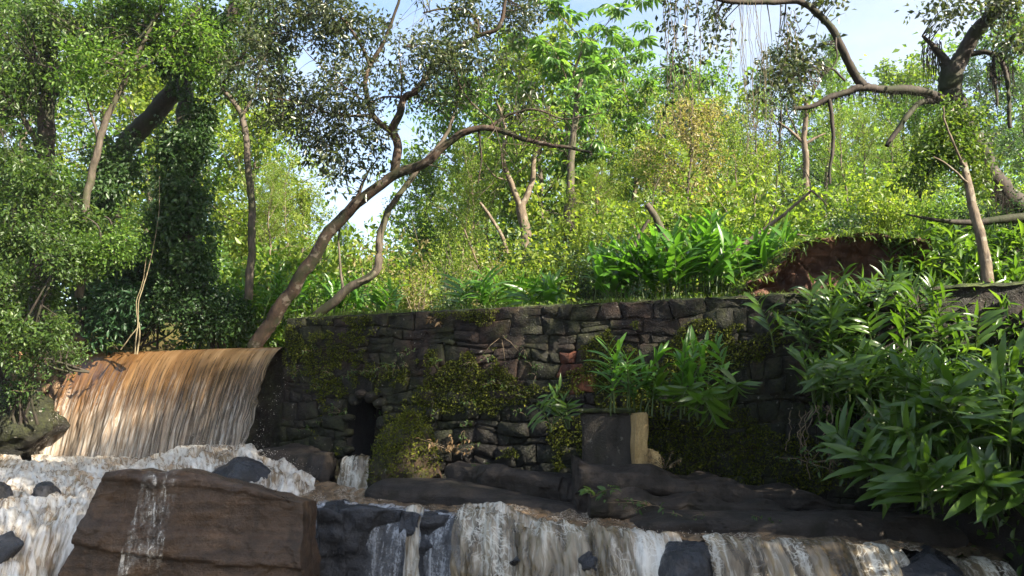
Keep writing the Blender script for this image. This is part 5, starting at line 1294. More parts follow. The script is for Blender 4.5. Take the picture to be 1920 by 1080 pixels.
# the picture's own trees, left to right
bgtree('palm', 1082, 23, 25, 'palmate_tree', 'tall tree with whorls of drooping palm-like leaflets at centre', 1.1)
bgtree('palm', 1190, 26, 95, 'palmate_tree', 'smaller tree with drooping leaflet whorls right of the tall palmate one', 1.0)
def pale_trees():
    tb = TB(140)
    tb.limb([(984, 530, 19.6), (983, 490, 19.6), (985, 440, 19.6), (977, 385, 19.6)], .16, .125, 9, 30, .03, .07)
    tb.limb([(977, 388, 19.6), (958, 342, 19.5), (942, 295, 19.4), (948, 245, 19.3), (930, 190, 19.2)], .085, .03, 7)
    tb.limb([(978, 388, 19.6), (996, 345, 19.6), (1002, 300, 19.6), (1012, 262, 19.6), (1030, 200, 19.5)], .085, .03, 7)
    tb.limb([(958, 342, 19.5), (930, 330, 19.4), (905, 300, 19.3)], .03, .01, 5)
    for (x, y, rx, ry, n) in ((940, 230, 60, 60, 40), (1020, 230, 50, 60, 34), (960, 300, 50, 40, 18)):
        tb.cloud(x, y, 19.4, rx, ry, .9, n, 12, .15, .5, .24, clump=1.2)
    finish(tb, 'pale_trunk_tree', PX(984, 530, 19.6), 'pale-trunked forked tree left of the tall palmate tree', 'tree', M['bark_pale'], M['lf_yellow'])
    tb = TB(141)
    tb.limb([(1513, 380, 17), (1511, 290, 17), (1508, 240, 17), (1512, 190, 17)], .075, .05, 8, 24, .03)
    tb.limb([(1508, 268, 17), (1482, 246, 17), (1460, 228, 17)], .04, .015, 6)
    tb.limb([(1509, 272, 17), (1530, 260, 17), (1548, 250, 17)], .04, .015, 6)
    tb.limb([(1500, 262, 17), (1490, 240, 17), (1476, 212, 17)], .03, .01, 6)
    tb.cloud(1510, 190, 17, 45, 30, .5, 16, 10, .12, .5, .2)
    finish(tb, 'bare_pole_tree', PX(1513, 380, 17), 'thin pale pole of a tree with bare forks below the arched limb', 'tree', M['bark_pale'], M['lf_yellow'])
    tb = TB(142)
    tb.limb([(1068, 560, 20.5), (1066, 470, 20.5), (1067, 380, 20.6), (1071, 300, 20.7), (1078, 225, 20.8), (1088, 150, 20.9)], .16, .06, 9, 40, .04, .06)
    tb.limb([(1067, 418, 20.6), (1090, 405, 20.4), (1120, 395, 20.3)], .05, .02, 6)
    tb.limb([(1067, 412, 20.6), (1045, 400, 20.4), (1030, 398, 20.3)], .05, .02, 6)
    tb.cloud(1085, 190, 20.8, 60, 60, .8, 26, 10, .2, .5, .25)
    finish(tb, 'grey_trunk_tree', PX(1068, 560, 20.5), 'tall grey trunk with short cut side limbs in the middle of the thicket', 'tree', M['bark_grey'], M['lf_palm'])
pale_trees()
bgtree('cone', 1560, 27, 40, 'conical_tree', 'tall light green tree against the sky behind the arched limb', .85)
bgtree('tan', 1290, 20, 190, 'dry_tree', 'tan-leaved dying tree in the sunlit thicket', 1.1)
bgtree('sparse', 1388, 21, 240, 'thin_tree', 'thin reddish-trunked tree right of the tan-leaved tree', .7)
for x_, Y_, t_, lab in ((862, 20.5, 330, 'thin pale trunk in the clearing under the arch of the leaning tree'), (1128, 23, 210, 'slim trunk just right of the tall grey trunk'), (1245, 24, 170, 'slim trunk left of the tan-leaved tree'), (1425, 22, 180, 'slim trunk below the aerial roots'), (1602, 23, 200, 'slim trunk under the horizontal mossy limb'), (1690, 22, 230, 'slim trunk left of the gnarled tree'), (540, 24, 300, 'slim trunk seen left of the arching trunk')):
    bgtree('sparse', x_, Y_, t_, 'thin_tree', lab, .75)
bgtree('yellow', 1005, 26, 60, 'broadleaf_tree', 'sunlit yellow-green tree just left of the tall palmate tree', .95)
bgtree('green', 900, 29, 140, 'broadleaf_tree', 'fresh green tree behind the arching trunk', .9)
bgtree('yellow', 800, 31, 290, 'broadleaf_tree', 'low yellow-green tree seen under the arching trunk', .9)
bgtree('fine', 880, 24, 250, 'fine_leaved_tree', 'small fine-leaved tree in the clearing under the arching trunk', .8)
bgtree('yellow', 570, 25, 360, 'broadleaf_tree', 'short sunlit tree left of the gap of blue sky', .9)
bgtree('yellow', 440, 27, 190, 'broadleaf_tree', 'sunlit tree behind the slender forked trunk', 1.0)
bgtree('fine', 500, 23, 300, 'fine_leaved_tree', 'small sunlit fine-leaved tree right of the slender trunk', .9)
bgtree('green', 350, 30, 40, 'broadleaf_tree', 'green tree behind the column of vines', .9)
bgtree('yellow', 250, 26, 110, 'broadleaf_tree', 'bright tree seen between the forked sapling and the leaning trunk', 1.0)
bgtree('fine', 150, 28, 20, 'fine_leaved_tree', 'tall fine-leaved tree behind the vine-hung tree', .9)
bgtree('green', 30, 25, -40, 'broadleaf_tree', 'green tree at the left edge behind the vine-hung tree', 1.0)
bgtree('dark', 290, 22, 330, 'dark_tree', 'dark blue-green tree in the shade under the leaning trunk', 1.0)
bgtree('green', 1290, 30, 130, 'broadleaf_tree', 'green tree behind the hanging vine', 1.0)
bgtree('dark', 1375, 28, 210, 'dark_tree', 'blue-green tree behind the aerial roots', .9)
bgtree('dark', 1480, 30, 110, 'dark_tree', 'blue-green tree behind the leafy end of the arched limb', .9)
bgtree('yellow', 1430, 24, 290, 'broadleaf_tree', 'low sunlit tree below the aerial roots', .9)
bgtree('fine', 1640, 29, 190, 'fine_leaved_tree', 'fine-leaved sunlit tree under the horizontal mossy limb', .9)
bgtree('yellow', 1700, 33, 130, 'broadleaf_tree', 'yellow-green tree below the broken stub', 1.0)
bgtree('green', 1760, 27, 170, 'broadleaf_tree', 'green tree behind the gnarled trunk', 1.0)
bgtree('dark', 1880, 25, 130, 'dark_tree', 'blue-green tree behind the right fork of the gnarled tree', 1.1)
bgtree('yellow', 1900, 20, 330, 'broadleaf_tree', 'sunlit low tree at the right edge below the gnarled trunk', .9)
bgtree('green', 1150, 33, 100, 'broadleaf_tree', 'green tree behind the two palmate trees', 1.0)
bgtree('yellow', 1220, 22, 260, 'broadleaf_tree', 'sunlit yellow-green tree left of the tan-leaved tree', .9)
bgtree('fine', 1120, 20, 300, 'fine_leaved_tree', 'low fine-leaved tree at the foot of the tall palmate tree', 1.0)
bgtree('yellow', 1340, 26, 180, 'broadleaf_tree', 'yellow-green tree right behind the tan-leaved tree', .9)
bgtree('fine', 640, 32, 410, 'fine_leaved_tree', 'distant low tree at the bottom of the sky gap', .9)
bgtree('green', 1950, 32, 20, 'broadleaf_tree', 'tall green tree cut by the right picture edge', 1.0)
bgtree('green', -60, 20, 60, 'broadleaf_tree', 'tree cut by the left picture edge', 1.0)
# shrubs
SH = [('bright', 760, 17.5, 470, 'yellow-green shrub above the left end of the wall'), ('tan', 785, 16.6, 490, 'dry tan shrub above the left end of the wall'), ('fine', 860, 18.5, 420, 'fine-leaved sunlit shrub behind the dry tan one'),
      ('tan', 905, 17.2, 470, 'dry tan shrub left of the pale trunk'), ('bright', 960, 18, 440, 'yellow-green shrub at the foot of the pale trunk'), ('green', 935, 15.6, 500, 'green shrub just behind the wall below the pale trunk'),
      ('bright', 1040, 17.5, 400, 'bright shrub left of the palmate trunk'), ('green', 1020, 15.2, 500, 'green shrub just behind the wall left of the ginger bed'), ('fine', 1130, 17.2, 360, 'fine-leaved shrub behind the ginger bed'),
      ('bright', 1190, 17.8, 350, 'bright shrub left of the grey stump'), ('blue', 1175, 16.4, 420, 'blue-green shrub beside the grey stump'), ('bright', 1290, 17.2, 330, 'bright shrub right of the grey stump'),
      ('green', 1320, 16.0, 400, 'green shrub behind the bare dead branch'), ('fine', 1250, 18.5, 330, 'fine-leaved shrub behind the grey stump'), ('bright', 1450, 16.5, 310, 'brightest yellow shrub below the aerial roots'),
      ('bright', 1400, 15.5, 380, 'low bright shrub under the thin reddish trunk'), ('fine', 1530, 16, 360, 'fine-leaved shrub above the earth bank'), ('green', 1480, 14.6, 420, 'green shrub at the tip of the dead branch'),
      ('bright', 1640, 15.2, 290, 'bright shrub above the earth bank right of the hanging root'), ('blue', 1600, 14.2, 370, 'broad blue-green shrub on top of the earth bank'), ('bright', 1690, 14.2, 330, 'sunlit shrub left of the creeper'),
      ('fine', 1750, 15.5, 330, 'fine-leaved shrub behind the creeper'), ('green', 1760, 13.4, 400, 'green shrub at the foot of the creeper'), ('bright', 1890, 14.6, 330, 'yellow shrub at the right edge behind the bare trunk'),
      ('blue', 1840, 13.0, 430, 'blue-green shrub behind the bare trunk'), ('bright', 560, 19, 400, 'bright shrub behind the base of the arching trunk'), ('bright', 500, 18.2, 430, 'bright shrub right of the slender trunk'),
      ('green', 430, 17.6, 440, 'green shrub left of the slender trunk'), ('fine', 650, 20, 440, 'fine-leaved shrub in the sky gap'), ('tan', 700, 18.5, 450, 'tan shrub behind the pale bending trunk'),
      ('green', 600, 17, 490, 'green shrub behind the left ginger clumps'), ('blue', 160, 18.5, 400, 'dark shrub behind the arching sunlit bush'), ('green', 60, 18.5, 380, 'green shrub low at the left edge'),
      ('blue', 1010, 18.6, 400, 'dark shrub between the pale trunk and the grey trunk'), ('blue', 1110, 16.8, 450, 'dark shrub at the foot of the grey trunk'), ('blue', 850, 16.0, 520, 'dark green shrub on the wall top below the crooked pale branch'),
      ('blue', 1930, 12.2, 480, 'dark shrub at the right edge above the bank'), ('fine', 830, 21, 380, 'pale fine-leaved shrub deep under the arching trunk'), ('bright', 1070, 21, 330, 'bright shrub behind the palmate trunk')]
SNAT = dict(bright=2.2, green=2.0, tan=2.4, blue=2.2, fine=2.8)
for kind, px, Y, top, lab in SH:
    x = (px - 960) / 1500.0 * Y
    s = max(.5, H_at(top, Y, x) / SNAT[kind])
    put('shrub', S_[kind], x, Y, min(s * 1.0, 1.5), rb.uniform(0, 6.28), lab, 'shrub', sz=s, names=SN)

# far forest: reads as one mass between the nearer trees
def far_forest():
    rs = np.random.RandomState(5); tb = TB(120)
    for k in range(330):
        Y = rs.uniform(38, 75); px = rs.uniform(-250, 2170); x = (px - 960) / 1500 * Y
        gz = float(ground_z(x, Y)); gap = 1 - .85 * math.exp(-((px - 700) / 150.) ** 2)
        h = rs.uniform(4, 11) * gap
        for j in range(16):
            c = np.array((x + rs.normal() * 1.3, Y + rs.normal() * 1.3, gz + h * rs.uniform(.15, 1)))
            tb.tuft(c, 16, .95, .42, .6, .5, .2)
    o = obj('forest', tb.foliage('forest', M['lf_green'], (0, 0, 0)))
    tag(o, 'distant green forest closing the view behind the trees', 'forest', kind='stuff')
far_forest()

# ground cover and grass behind the wall
def right_bank_cover():
    rs = np.random.RandomState(19); n = 9000
    x = rs.uniform(4.7, 12, n); y = rs.uniform(4, 13.5, n); P = np.stack([x, y, ground_z(x, y) + rs.rand(n) * .25], -1)
    D = unit(rs.normal(size=(n, 3)) + np.array((-.3, -.3, .3))); o = obj('ground_cover', leaf_mesh('bank_cover', P, D, unit(rs.normal(size=(n, 3)) * .5 + np.array((-.2, -.2, 1))), rs.uniform(.08, .2, n), np.full(n, .4), M['lf_ginger'], True, rs))
    tag(o, 'leafy ground cover over the soil of the right bank', 'ground cover', kind='stuff')
right_bank_cover()
def ground_cover():
    rs = np.random.RandomState(9)
    n = 46000
    u = rs.uniform(-.2, 14, n); d = .45 + 16 * rs.rand(n) ** 1.5
    P = UW(u, d, 0 * u); x, y = P[:, 0], P[:, 1]
    P[:, 2] = ground_z(x, y) + rs.rand(n) ** 2 * (.12 + .04 * d)
    ok = vnoise(np.stack([x * .9, y * .9, 0 * x], -1)) + .7 * rs.rand(n) > -.05
    P = P[ok]; n = len(P)
    D = unit(rs.normal(size=(n, 3)) + np.array((0, 0, .4))); Nn = unit(rs.normal(size=(n, 3)) * .5 + np.array((0, -.2, 1)))
    o = obj('ground_cover', leaf_mesh('ground_cover', P, D, Nn, rs.uniform(.05, .12, n), np.full(n, .5), M['lf_green']))
    tag(o, 'low leafy ground cover on the slope behind the wall', 'ground cover', kind='stuff')
    n = 26000
    u = rs.uniform(-.05, 9.8, n); d = rs.rand(n) ** 1.6 * 2.6 + .02
    P = UW(u, d, 0 * u); P[:, 2] = np.where(d < .62, WTOP - .01, ground_z(P[:, 0], P[:, 1]) - .01)
    keep = (d > .5) | (rs.rand(n) < .16 + .5 * (vnoise(np.stack([u * 1.3, 0 * u, 0 * u], -1)) > .1)); P = P[keep]; d = d[keep]; n = len(P)
    D = unit(rs.normal(size=(n, 3)) * .45 + np.array((0, 0, 1.)))
    o = obj('grass', leaf_mesh('grass', P, D, unit(rs.normal(size=(n, 3))), rs.uniform(.04, .11, n) + .14 * rs.rand(n) * (d > .7), np.full(n, .07), M['lf_grass']))
    tag(o, 'short grass along the top of the dam wall', 'grass', kind='stuff')
ground_cover()

def bank_fringe():
    rs = np.random.RandomState(71); n = 1700
    P = EARTH_TOP[rs.randint(0, len(EARTH_TOP), n)] + np.stack([rs.normal(size=n) * .06, rs.uniform(-.05, .6, n), rs.uniform(-.05, .07, n)], -1)
    D = unit(rs.normal(size=(n, 3)) * .6 + np.array((0, -.7, -.15)))
    o = obj('grass', leaf_mesh('bank_fringe', P, D, unit(rs.normal(size=(n, 3)) * .5 + np.array((0, 0, 1))), rs.uniform(.05, .14, n), np.full(n, .2), M['lf_grass'], True, rs))
    tag(o, 'grass and weeds hanging over the top of the red earth bank', 'grass', kind='stuff')
bank_fringe()

# ------------------------------------------------------------------ moss, creepers and small plants on the wall
def wall_moss():
    rs = np.random.RandomState(15)
    n = 110000
    u = rs.uniform(-.02, 9.5, n); z = rs.uniform(-1.35, 1.3, n)
    m = fbm(np.stack([u * .8, z * 1.2, 0 * u + 2], -1), 4) + .35 * fbm(np.stack([u * 4, z * 4, 0 * u + 8], -1), 3)
    band = np.exp(-((z - .05) / .45) ** 2) * .28 * sstep(2.2, 3.2, u) * sstep(6.8, 5.6, u) + .10 * sstep(3, 1, u) * sstep(-.8, 0, z)
    bu, bz = wall_uv(945, 735); band = band + .75 * np.exp(-((u - bu) / .95) ** 2 - ((z - bz) / .24) ** 2)
    bu, bz = wall_uv(1050, 665); band = band + .5 * np.exp(-((u - bu) / .4) ** 2 - ((z - bz) / .25) ** 2)
    m = m - .42 * sstep(3.4, 2.0, u) + .45 * fbm(np.stack([u * 9, z * 9, 0 * u + 3], -1), 3) * sstep(3.6, 2.2, u)
    ok = (m + band > .20) & ~((u > HU0 - .04) & (u < HU1 + .04) & (z > HZ0 - .1) & (z < HZ1 + .03)) & ~((z > .7) & (u > 2.5) & (m < .55))
    u, z = u[ok], z[ok]; n = len(u)
    P = UW(u, -rs.uniform(.03, .11, n), z)
    D = unit(np.stack([rs.normal(size=n) * .7 + WN[0] * .7, rs.normal(size=n) * .7 + WN[1] * .7, rs.normal(size=n) * .5 - .45], -1))
    o = obj('moss', leaf_mesh('wall_moss', P - np.array(WALL.location), D, unit(rs.normal(size=(n, 3)) + (0, -.3, .8)), rs.uniform(.015, .05, n) * (.7 + .6 * rs.rand(n)), np.full(n, .55), M['lf_moss']), WALL)
    o['kind'] = 'stuff'
    print('moss', n)
    # on the buttress
    Q = MOUND_P.reshape(-1, 3); top = Q[:, 2]; w = .25 + sstep(top.min() + .35, top.max() - .1, top)
    idx = rs.choice(len(Q), 5200, p=w / w.sum()); P = Q[idx] + rs.normal(size=(5200, 3)) * .03
    D = unit(rs.normal(size=(5200, 3)) * .7 + np.array((0, -.7, -.2)))
    o = obj('moss', leaf_mesh('mound_moss', P - np.array(MOUND.location), D, unit(rs.normal(size=(5200, 3)) + (0, -.3, .8)), rs.uniform(.025, .06, 5200), np.full(5200, .5), M['lf_moss']), MOUND)
    o['kind'] = 'stuff'
wall_moss()
def herb(px, py, Y, label, seed, n=26, size=.10, rad=.16, leaf='lf_creeper', hang=0.0, name='wall_plant', out=.15, lance=True):
    tb = TB(seed); rs = tb.rs; b = PX(px, py, Y)
    for k in range(max(4, n // 5)):
        e = b + np.array((rs.normal() * rad, -out * rs.rand(), rs.uniform(-.1, 1) * rad - hang * rs.rand()))
        P = np.stack([b + (0, .12, 0), (b + e) / 2 + (0, -.03, .03), e]); tb.tube(P, [.006, .004, .002], 3)
        m = 5; q = np.stack([P[1] + (e - P[1]) * t for t in rs.rand(m)]) + rs.normal(size=(m, 3)) * .015
        tb.leaves(q, unit(rs.normal(size=(m, 3)) + (0, -.5, -.2)), unit(rs.normal(size=(m, 3)) * .4 + (0, -.3, 1.)), size * rs.uniform(.5, 1.1, m), np.full(m, .42))
    return finish(tb, name, b, label, 'plant', M['vine'], M[leaf], lance=lance, trunk='stems', crown='leaves')
def wall_depth(px, py):
    a = PX(px, py, 1.0); return (WN[0] * WR[0] + WN[1] * WR[1]) / (WN[0] * a[0] + WN[1] * a[1]) - .1
HB = [(640, 775, 30, .10, 0, 'broad-leaved weed left of the culvert mouth'), (820, 690, 22, .09, 0, 'green tuft of weed high on the wall above the mound'), (822, 612, 10, .14, 0, 'tan withered plant near the top of the wall'),
      (815, 745, 22, .05, .4, 'thin creeper hanging right above the mound'), (588, 660, 14, .07, 0, 'small pale weed near the right end of the weir lip'), (762, 665, 14, .06, 0, 'tiny bright weed in the middle of the mossy wall'),
      (800, 835, 24, .09, .05, 'white-edged leaves on top of the mossy mound'), (940, 630, 14, .04, .6, 'thin green creeper thread hanging down the bare stones'), (1000, 690, 30, .06, .1, 'bright mossy weed on the lit band of the wall'),
      (930, 720, 34, .06, .1, 'yellow-green cushion of weed on the lit band of the wall'), (560, 690, 18, .06, .4, 'hanging weed beside the right edge of the waterfall'), (900, 880, 24, .06, 0, 'small green fern above the long grey slab'),
      (700, 700, 16, .05, .1, 'pale weed above the culvert mouth')]
for i, (x, y, n, sz, hg, lab) in enumerate(HB):
    herb(x, y, wall_depth(x, y) - (0 if y < 860 else .9), lab, 200 + i, n, sz, .14, 'litter' if 'withered' in lab else 'lf_creeper', hg)
rh = random.Random(5)
for i in range(26):
    x = rh.uniform(560, 1060); y = rh.uniform(650, 860)
    if 640 < x < 730 and 730 < y < 870: continue
    h_ = herb(x, y, wall_depth(x, y), 'tiny weed tuft sprouting from the mossy stones of the wall', 260 + i, rh.choice((8, 12, 18)), rh.uniform(.035, .07), .08, 'lf_creeper', rh.choice((0, .1, .3)), 'wall_weed')
    h_['group'] = 'tiny weeds on the mossy wall'
herb(1110, 935, 9.5, 'small broad-leaved plant at the edge of the smooth slab', 230, 26, .14, .16)
herb(1225, 950, 9.4, 'sprawling weed on the low black ledge', 231, 30, .08, .22, hang=.1)
herb(1290, 975, 9.2, 'thin dark weed hanging on the low ledge', 232, 24, .05, .22, hang=.15)
herb(1440, 985, 8.9, 'little weed with pale leaves at the water edge', 233, 24, .06, .16)
herb(215, 655, 15.3, 'little bright fern at the left end of the weir lip', 234, 24, .12, .14)
herb(40, 735, 14.2, 'light green fern on the dark rock left of the waterfall', 235, 30, .12, .2)
herb(1525, 870, 9.2, 'yellowish weed among the roots under the overhang', 236, 44, .10, .28, hang=.2)
herb(1250, 880, 10.3, 'dead leaves and twigs beside the yellowish post', 237, 40, .06, .25, leaf='litter')
herb(850, 850, 12.2, 'dry leaf litter behind the mossy mound', 238, 60, .09, .3, leaf='litter')

# roots under the overhang at the right
hanging('hanging_roots', 'pale roots hanging in the dark hollow under the ginger', 35, [(1500, 770, 9.4, 4), (1530, 760, 9.4, 5), (1570, 760, 9.4, 5), (1620, 770, 9.3, 4), (1660, 760, 9.3, 3)], None, 0, L=(.3, .95), bark='vine', r=.006, cat='roots')

# ------------------------------------------------------------------ ginger clumps
def ginger_leaf_mesh(i, mat):
    rs = np.random.RandomState(300 + i); n = 6
    t = np.linspace(0, 1, n); w = .10 * np.sin(np.pi * np.clip(t * .93 + .07, 0, 1)) ** .75 * (1 - .25 * t); w[-1] = .003
    dr = (.15, .35, .6, .9, .25, .5)[i % 6]
    ang = -dr * t ** 1.3 * 1.2; y = np.concatenate([[0], np.cumsum(np.cos(ang[1:]) / (n - 1))]); z = np.concatenate([[0], np.cumsum(np.sin(ang[1:]) / (n - 1))])
    tw = rs.uniform(-.35, .35) * t
    V = []
    for k in range(n):
        c, s = math.cos(tw[k]), math.sin(tw[k]); f = .30 * w[k]
        V += [(-w[k] * c, y[k], z[k] + f - w[k] * s), (0, y[k], z[k]), (w[k] * c, y[k], z[k] + f + w[k] * s)]
    Q = [(3 * k + a, 3 * k + a + 1, 3 * k + a + 4, 3 * k + a + 3) for k in range(n - 1) for a in (0, 1)]
    return make_mesh('ginger_leaf', np.array(V), np.array(Q), mat, True)
GL = {k: [ginger_leaf_mesh(i, M[k]) for i in range(6)] for k in ('lf_ginger', 'lf_ginger_b')}
M['stem_green'] = leaf_mat('ginger_stem', (.035, .06, .018), (.06, .09, .025), None, .1, .5)
rg = np.random.RandomState(400)
NLEAF = 0
def ginger(px, py, Y, n, L, spread, label, lean=(0, -.3), leaf='lf_ginger', ll=.34, droop=.45, nl=12, z=None):
    """a clump whose foot is at pixel (px, py); shoots of length L arch outwards"""
    global NLEAF
    b = PX(px, py, Y); e = empty('ginger_clump', tuple(b)); n = int(n * 1.25 + .5)
    for k in range(n):
        az = rg.uniform(0, 6.283); ln = L * rg.uniform(.7, 1.15)
        base = np.array((rg.normal() * spread * .35, rg.normal() * spread * .25, rg.uniform(-.08, .05)))
        out = np.array((math.cos(az) * .45 + lean[0], math.sin(az) * .35 + lean[1], 0.)) * rg.uniform(.5, 1.3)
        t = np.linspace(0, 1, 10)
        P = base + np.stack([out[0] * spread * t ** 1.5, out[1] * spread * t ** 1.5, ln * (t - droop * .5 * t ** 2.6 * (.4 + np.linalg.norm(out)))], -1)
        tb = TB(int(rg.randint(1e6))); tb.tube(P, np.linspace(.012, .004, 10), 5)
        sh = obj('shoot', tb.bark('shoot', M['stem_green'], base), e); sh.location = base
        tg = unit(np.gradient(P, axis=0)); side_az = rg.uniform(0, 3.14)
        for j in range(nl):
            f = .28 + .72 * (j + .3) / nl
            p = np.array([np.interp(f, t, P[:, q]) for q in range(3)]) - base; T = unit(np.array([np.interp(f, t, tg[:, q]) for q in range(3)]))
            s = np.array((math.cos(side_az), math.sin(side_az), 0.)) * (1 if j % 2 else -1)
            s = unit(s - T * np.dot(s, T) + rg.normal(size=3) * .18)
            a = rg.uniform(.75, 1.15) * (1 - .55 * f ** 4)
            D = unit(T * math.cos(a) + s * math.sin(a)); Nn = unit(T * math.sin(a) - s * math.cos(a) + rg.normal(size=3) * .12)
            X = unit(np.cross(D, Nn)); Nn = np.cross(X, D)
            sc = ll * rg.uniform(.75, 1.15) * (.65 + .5 * math.sin(math.pi * min(1, f)))
            mt = Matrix(((X[0] * sc, D[0] * sc, Nn[0] * sc, p[0]), (X[1] * sc, D[1] * sc, Nn[1] * sc, p[1]), (X[2] * sc, D[2] * sc, Nn[2] * sc, p[2]), (0, 0, 0, 1)))
            lo = bpy.data.objects.new('leaf', GL[leaf][rg.randint(6)]); lo.parent = sh; lo.matrix_basis = mt; COL.objects.link(lo); NLEAF += 1
    tag(e, label, 'ginger plant', 'ginger clumps'); return e
# on and around the concrete block
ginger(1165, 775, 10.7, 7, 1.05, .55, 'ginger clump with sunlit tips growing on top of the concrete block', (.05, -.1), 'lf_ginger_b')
ginger(1068, 800, 10.9, 5, .55, .5, 'small ginger clump left of the concrete block', (-.2, -.3), ll=.26, nl=9)
ginger(1230, 775, 10.4, 4, .6, .5, 'ginger clump leaning right behind the yellowish post', (.3, -.3))
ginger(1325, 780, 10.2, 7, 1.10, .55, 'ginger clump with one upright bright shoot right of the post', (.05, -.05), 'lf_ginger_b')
ginger(1310, 745, 10.0, 5, .30, .45, 'drooping ginger fan hanging right of the yellowish post', (0, -.6), droop=3.2)
# big bank clump, upper
for (x, y, Y, n, L, sp, ln, lab) in ((1550, 700, 10.2, 7, 1.1, .7, (-.12, -.3), 'ginger clump arching left against the wall from the right bank'), (1580, 660, 10.3, 9, 1.1, .8, (0, -.3), 'sunlit ginger clump on the bank below the red earth'),
        (1660, 650, 10.2, 9, 1.1, .8, (0, -.3), 'dense ginger clump in the middle of the right bank'), (1720, 690, 9.9, 8, 1.1, .8, (.1, -.3), 'ginger clump left of the bare pale trunk'),
        (1590, 750, 9.8, 7, .7, .7, (-.1, -.4), 'shaded ginger clump overhanging the roots'), (1640, 760, 9.6, 8, .75, .8, (0, -.5), 'dark ginger clump low on the overhang'), (1780, 640, 10.4, 6, .9, .7, (0, -.3), 'ginger clump at the foot of the bare pale trunk'),
        (1905, 620, 10.6, 6, 1.1, .7, (0, -.3), 'ginger clump at the right edge beside the bare trunk')):
    ginger(x, y, Y, n, L, sp, lab, ln)
# near clumps lower right
for (x, y, Y, n, L, sp, ln, lab) in ((1715, 900, 8.6, 8, .75, .7, (-.25, -.3), 'near ginger clump reaching left over the stream'), (1780, 860, 8.4, 9, 1.0, .8, (-.2, -.3), 'tall near ginger clump at the lower right'),
        (1860, 880, 8.2, 9, 1.15, .8, (0, -.2), 'near ginger clump with upright spears at the lower right edge'), (1920, 900, 8.3, 8, 1.0, .8, (0, -.3), 'near ginger clump cut by the right picture edge'),
        (1640, 890, 8.7, 5, .40, .6, (-.3, -.5), 'small drooping ginger clump nearest the cascade'), (1840, 960, 7.9, 6, .5, .7, (0, -.5), 'low dark ginger clump in the bottom right corner'), (1760, 940, 8.1, 5, .45, .6, (-.2, -.4), 'low ginger clump above the squared boulder')):
    ginger(x, y, Y, n, L * 1.1, sp, lab, ln, droop=.5, ll=.46, nl=11)
# behind the wall
for (x, y, Y, n, L, lab) in ((1140, 580, 13.2, 8, .95, 'ginger clump at the left end of the bed behind the wall'), (1200, 572, 13.0, 8, 1.0, 'ginger clump in the bed behind the wall below the stump'), (1265, 566, 12.8, 8, 1.0, 'ginger clump in the middle of the bed behind the wall'),
        (1320, 545, 13.0, 7, 1.2, 'tallest ginger clump in the bed behind the wall'), (1375, 555, 12.4, 7, .8, 'ginger clump at the right end of the bed behind the wall'), (1445, 520, 12.6, 6, .55, 'low ginger clump beside the earth bank'),
        (1010, 585, 14.0, 5, .5, 'short ginger tuft on the wall top below the pale trunk'), (890, 590, 14.6, 5, .6, 'ginger tuft on the wall top above the bare stones')):
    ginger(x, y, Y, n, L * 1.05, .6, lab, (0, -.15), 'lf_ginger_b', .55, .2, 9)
for (x, y, Y, n, L, lab) in ((520, 600, 16.2, 6, 1.15, 'ginger clump left of the arching trunk base'), (590, 596, 15.6, 7, 1.1, 'ginger clump between the two leaning trunks'), (650, 600, 15.2, 6, .8, 'ginger clump right of the bending pale trunk'), (700, 602, 15.0, 6, .75, 'ginger clump on the wall top left of the dry shrub'), (470, 610, 16.4, 6, .9, 'ginger clump at the foot of the slender tree'), (1715, 560, 11.2, 6, 1.0, 'dark ginger clump right of the red earth bank')):
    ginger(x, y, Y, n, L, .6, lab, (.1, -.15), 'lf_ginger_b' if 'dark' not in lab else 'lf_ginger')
print('ginger leaves', NLEAF)

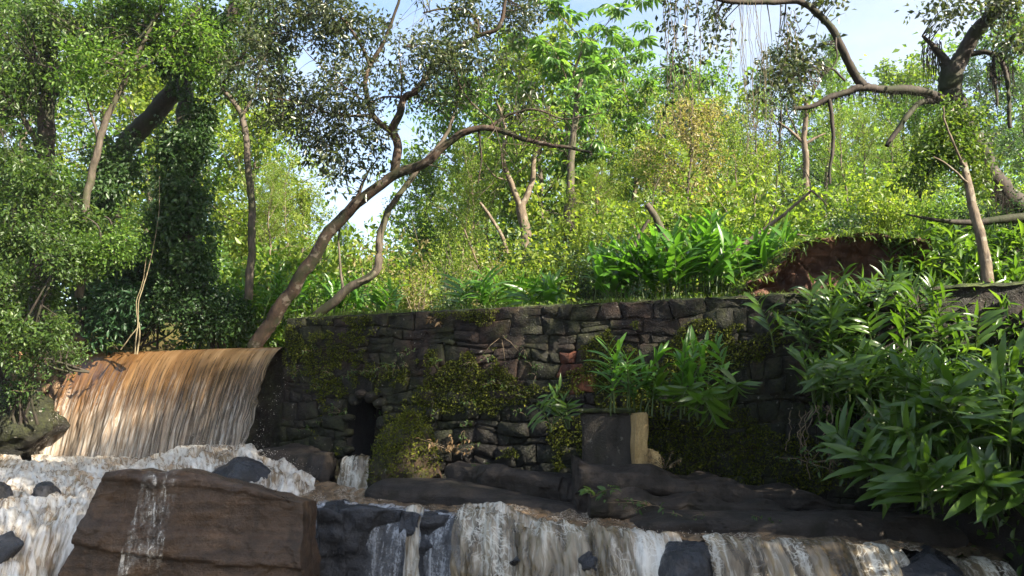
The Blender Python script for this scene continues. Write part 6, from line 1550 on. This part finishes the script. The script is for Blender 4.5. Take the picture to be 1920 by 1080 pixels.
def bank_undergrowth():
    rs = np.random.RandomState(61); P, S = [], []
    for (x, y, Y, rx, ry, rd, n) in ((1650, 640, 10.9, 150, 110, .5, 1200), (1590, 720, 10.4, 90, 70, .4, 500), (1800, 560, 11.3, 140, 120, .6, 1300), (1790, 760, 9.6, 130, 110, .5, 1200), (1880, 860, 8.9, 110, 110, .4, 900), (1720, 850, 9.2, 110, 70, .4, 600), (1900, 680, 10.0, 90, 150, .5, 900), (1780, 480, 12.2, 120, 60, .5, 700), (1900, 520, 11.5, 80, 100, .5, 700)):
        k = Y / 1500; q = unit(rs.normal(size=(n, 3))) * rs.rand(n, 1) ** .5
        P.append(PX(x, y, Y) + q * np.array((rx * k, rd, ry * k))); S.append(rs.uniform(.16, .34, n))
    P = np.concatenate(P); S = np.concatenate(S); n = len(P)
    D = unit(rs.normal(size=(n, 3)) * .6 + np.array((-.15, -.6, -.1))); Nn = unit(rs.normal(size=(n, 3)) * .4 + np.array((.1, -.3, 1.)))
    o = obj('undergrowth', leaf_mesh('undergrowth', P, D, Nn, S, np.full(n, .24), M['lf_ginger'], True, rs))
    tag(o, 'dense dark undergrowth filling the right bank between the ginger clumps', 'undergrowth', kind='stuff')
bank_undergrowth()

# ------------------------------------------------------------------ trees on the near right bank, outside the picture: they shade the wall and the water
D_['shade'] = tree_data(proto_tree(109, 13.5, .46, 3.3, 24, 5, 5, 12, .20, .55, r0=.2, rad=.3), 'shade', 'bark_dark', 'lf_blue')
for i, (x, y, s, lab) in enumerate(((10.0, 1.3, 1.0, 'high-crowned tree on the right bank just outside the view'), (10.5, -.4, 1.0, 'second high-crowned tree outside the view nearer the camera'), (13.5, -1.0, 1.15, 'tallest shade tree set back on the right bank outside the view'), (9.0, -3.4, .9, 'shade tree beside the camera on the right bank outside the view'), (14.0, -3.5, 1.2, 'farthest shade tree on the right bank outside the view'))):
    put('shade_tree', D_['shade'], x, y, s, 1.3 * i, lab, 'tree', 'shade trees on the near bank', z=-.2)
put('shade_tree', D_['dark'], 8.3, 4.9, .72, 2.2, 'low bushy tree on the near right bank outside the view', 'tree', 'shade trees on the near bank', sz=.62, z=-.3)

def haze():
    V = np.array([(x, y, z) for x in (-140., 140.) for y in (-40., 200.) for z in (-8., 45.)])
    F = np.array([(0, 1, 3, 2), (4, 6, 7, 5), (0, 4, 5, 1), (2, 3, 7, 6), (0, 2, 6, 4), (1, 5, 7, 3)])
    m, nt, out = new_mat('haze'); pv = nt.nodes.new('ShaderNodeVolumePrincipled')
    pv.inputs['Color'].default_value = (.9, .93, 1, 1); pv.inputs['Density'].default_value = .0004; pv.inputs['Anisotropy'].default_value = 0.2
    nt.links.new(pv.outputs[0], out.inputs['Volume'])
    tag(obj('haze', make_mesh('haze', V, F, m)), 'thin pale haze in the air under the trees', 'haze', kind='stuff')
HAZE = True
if HAZE: haze()
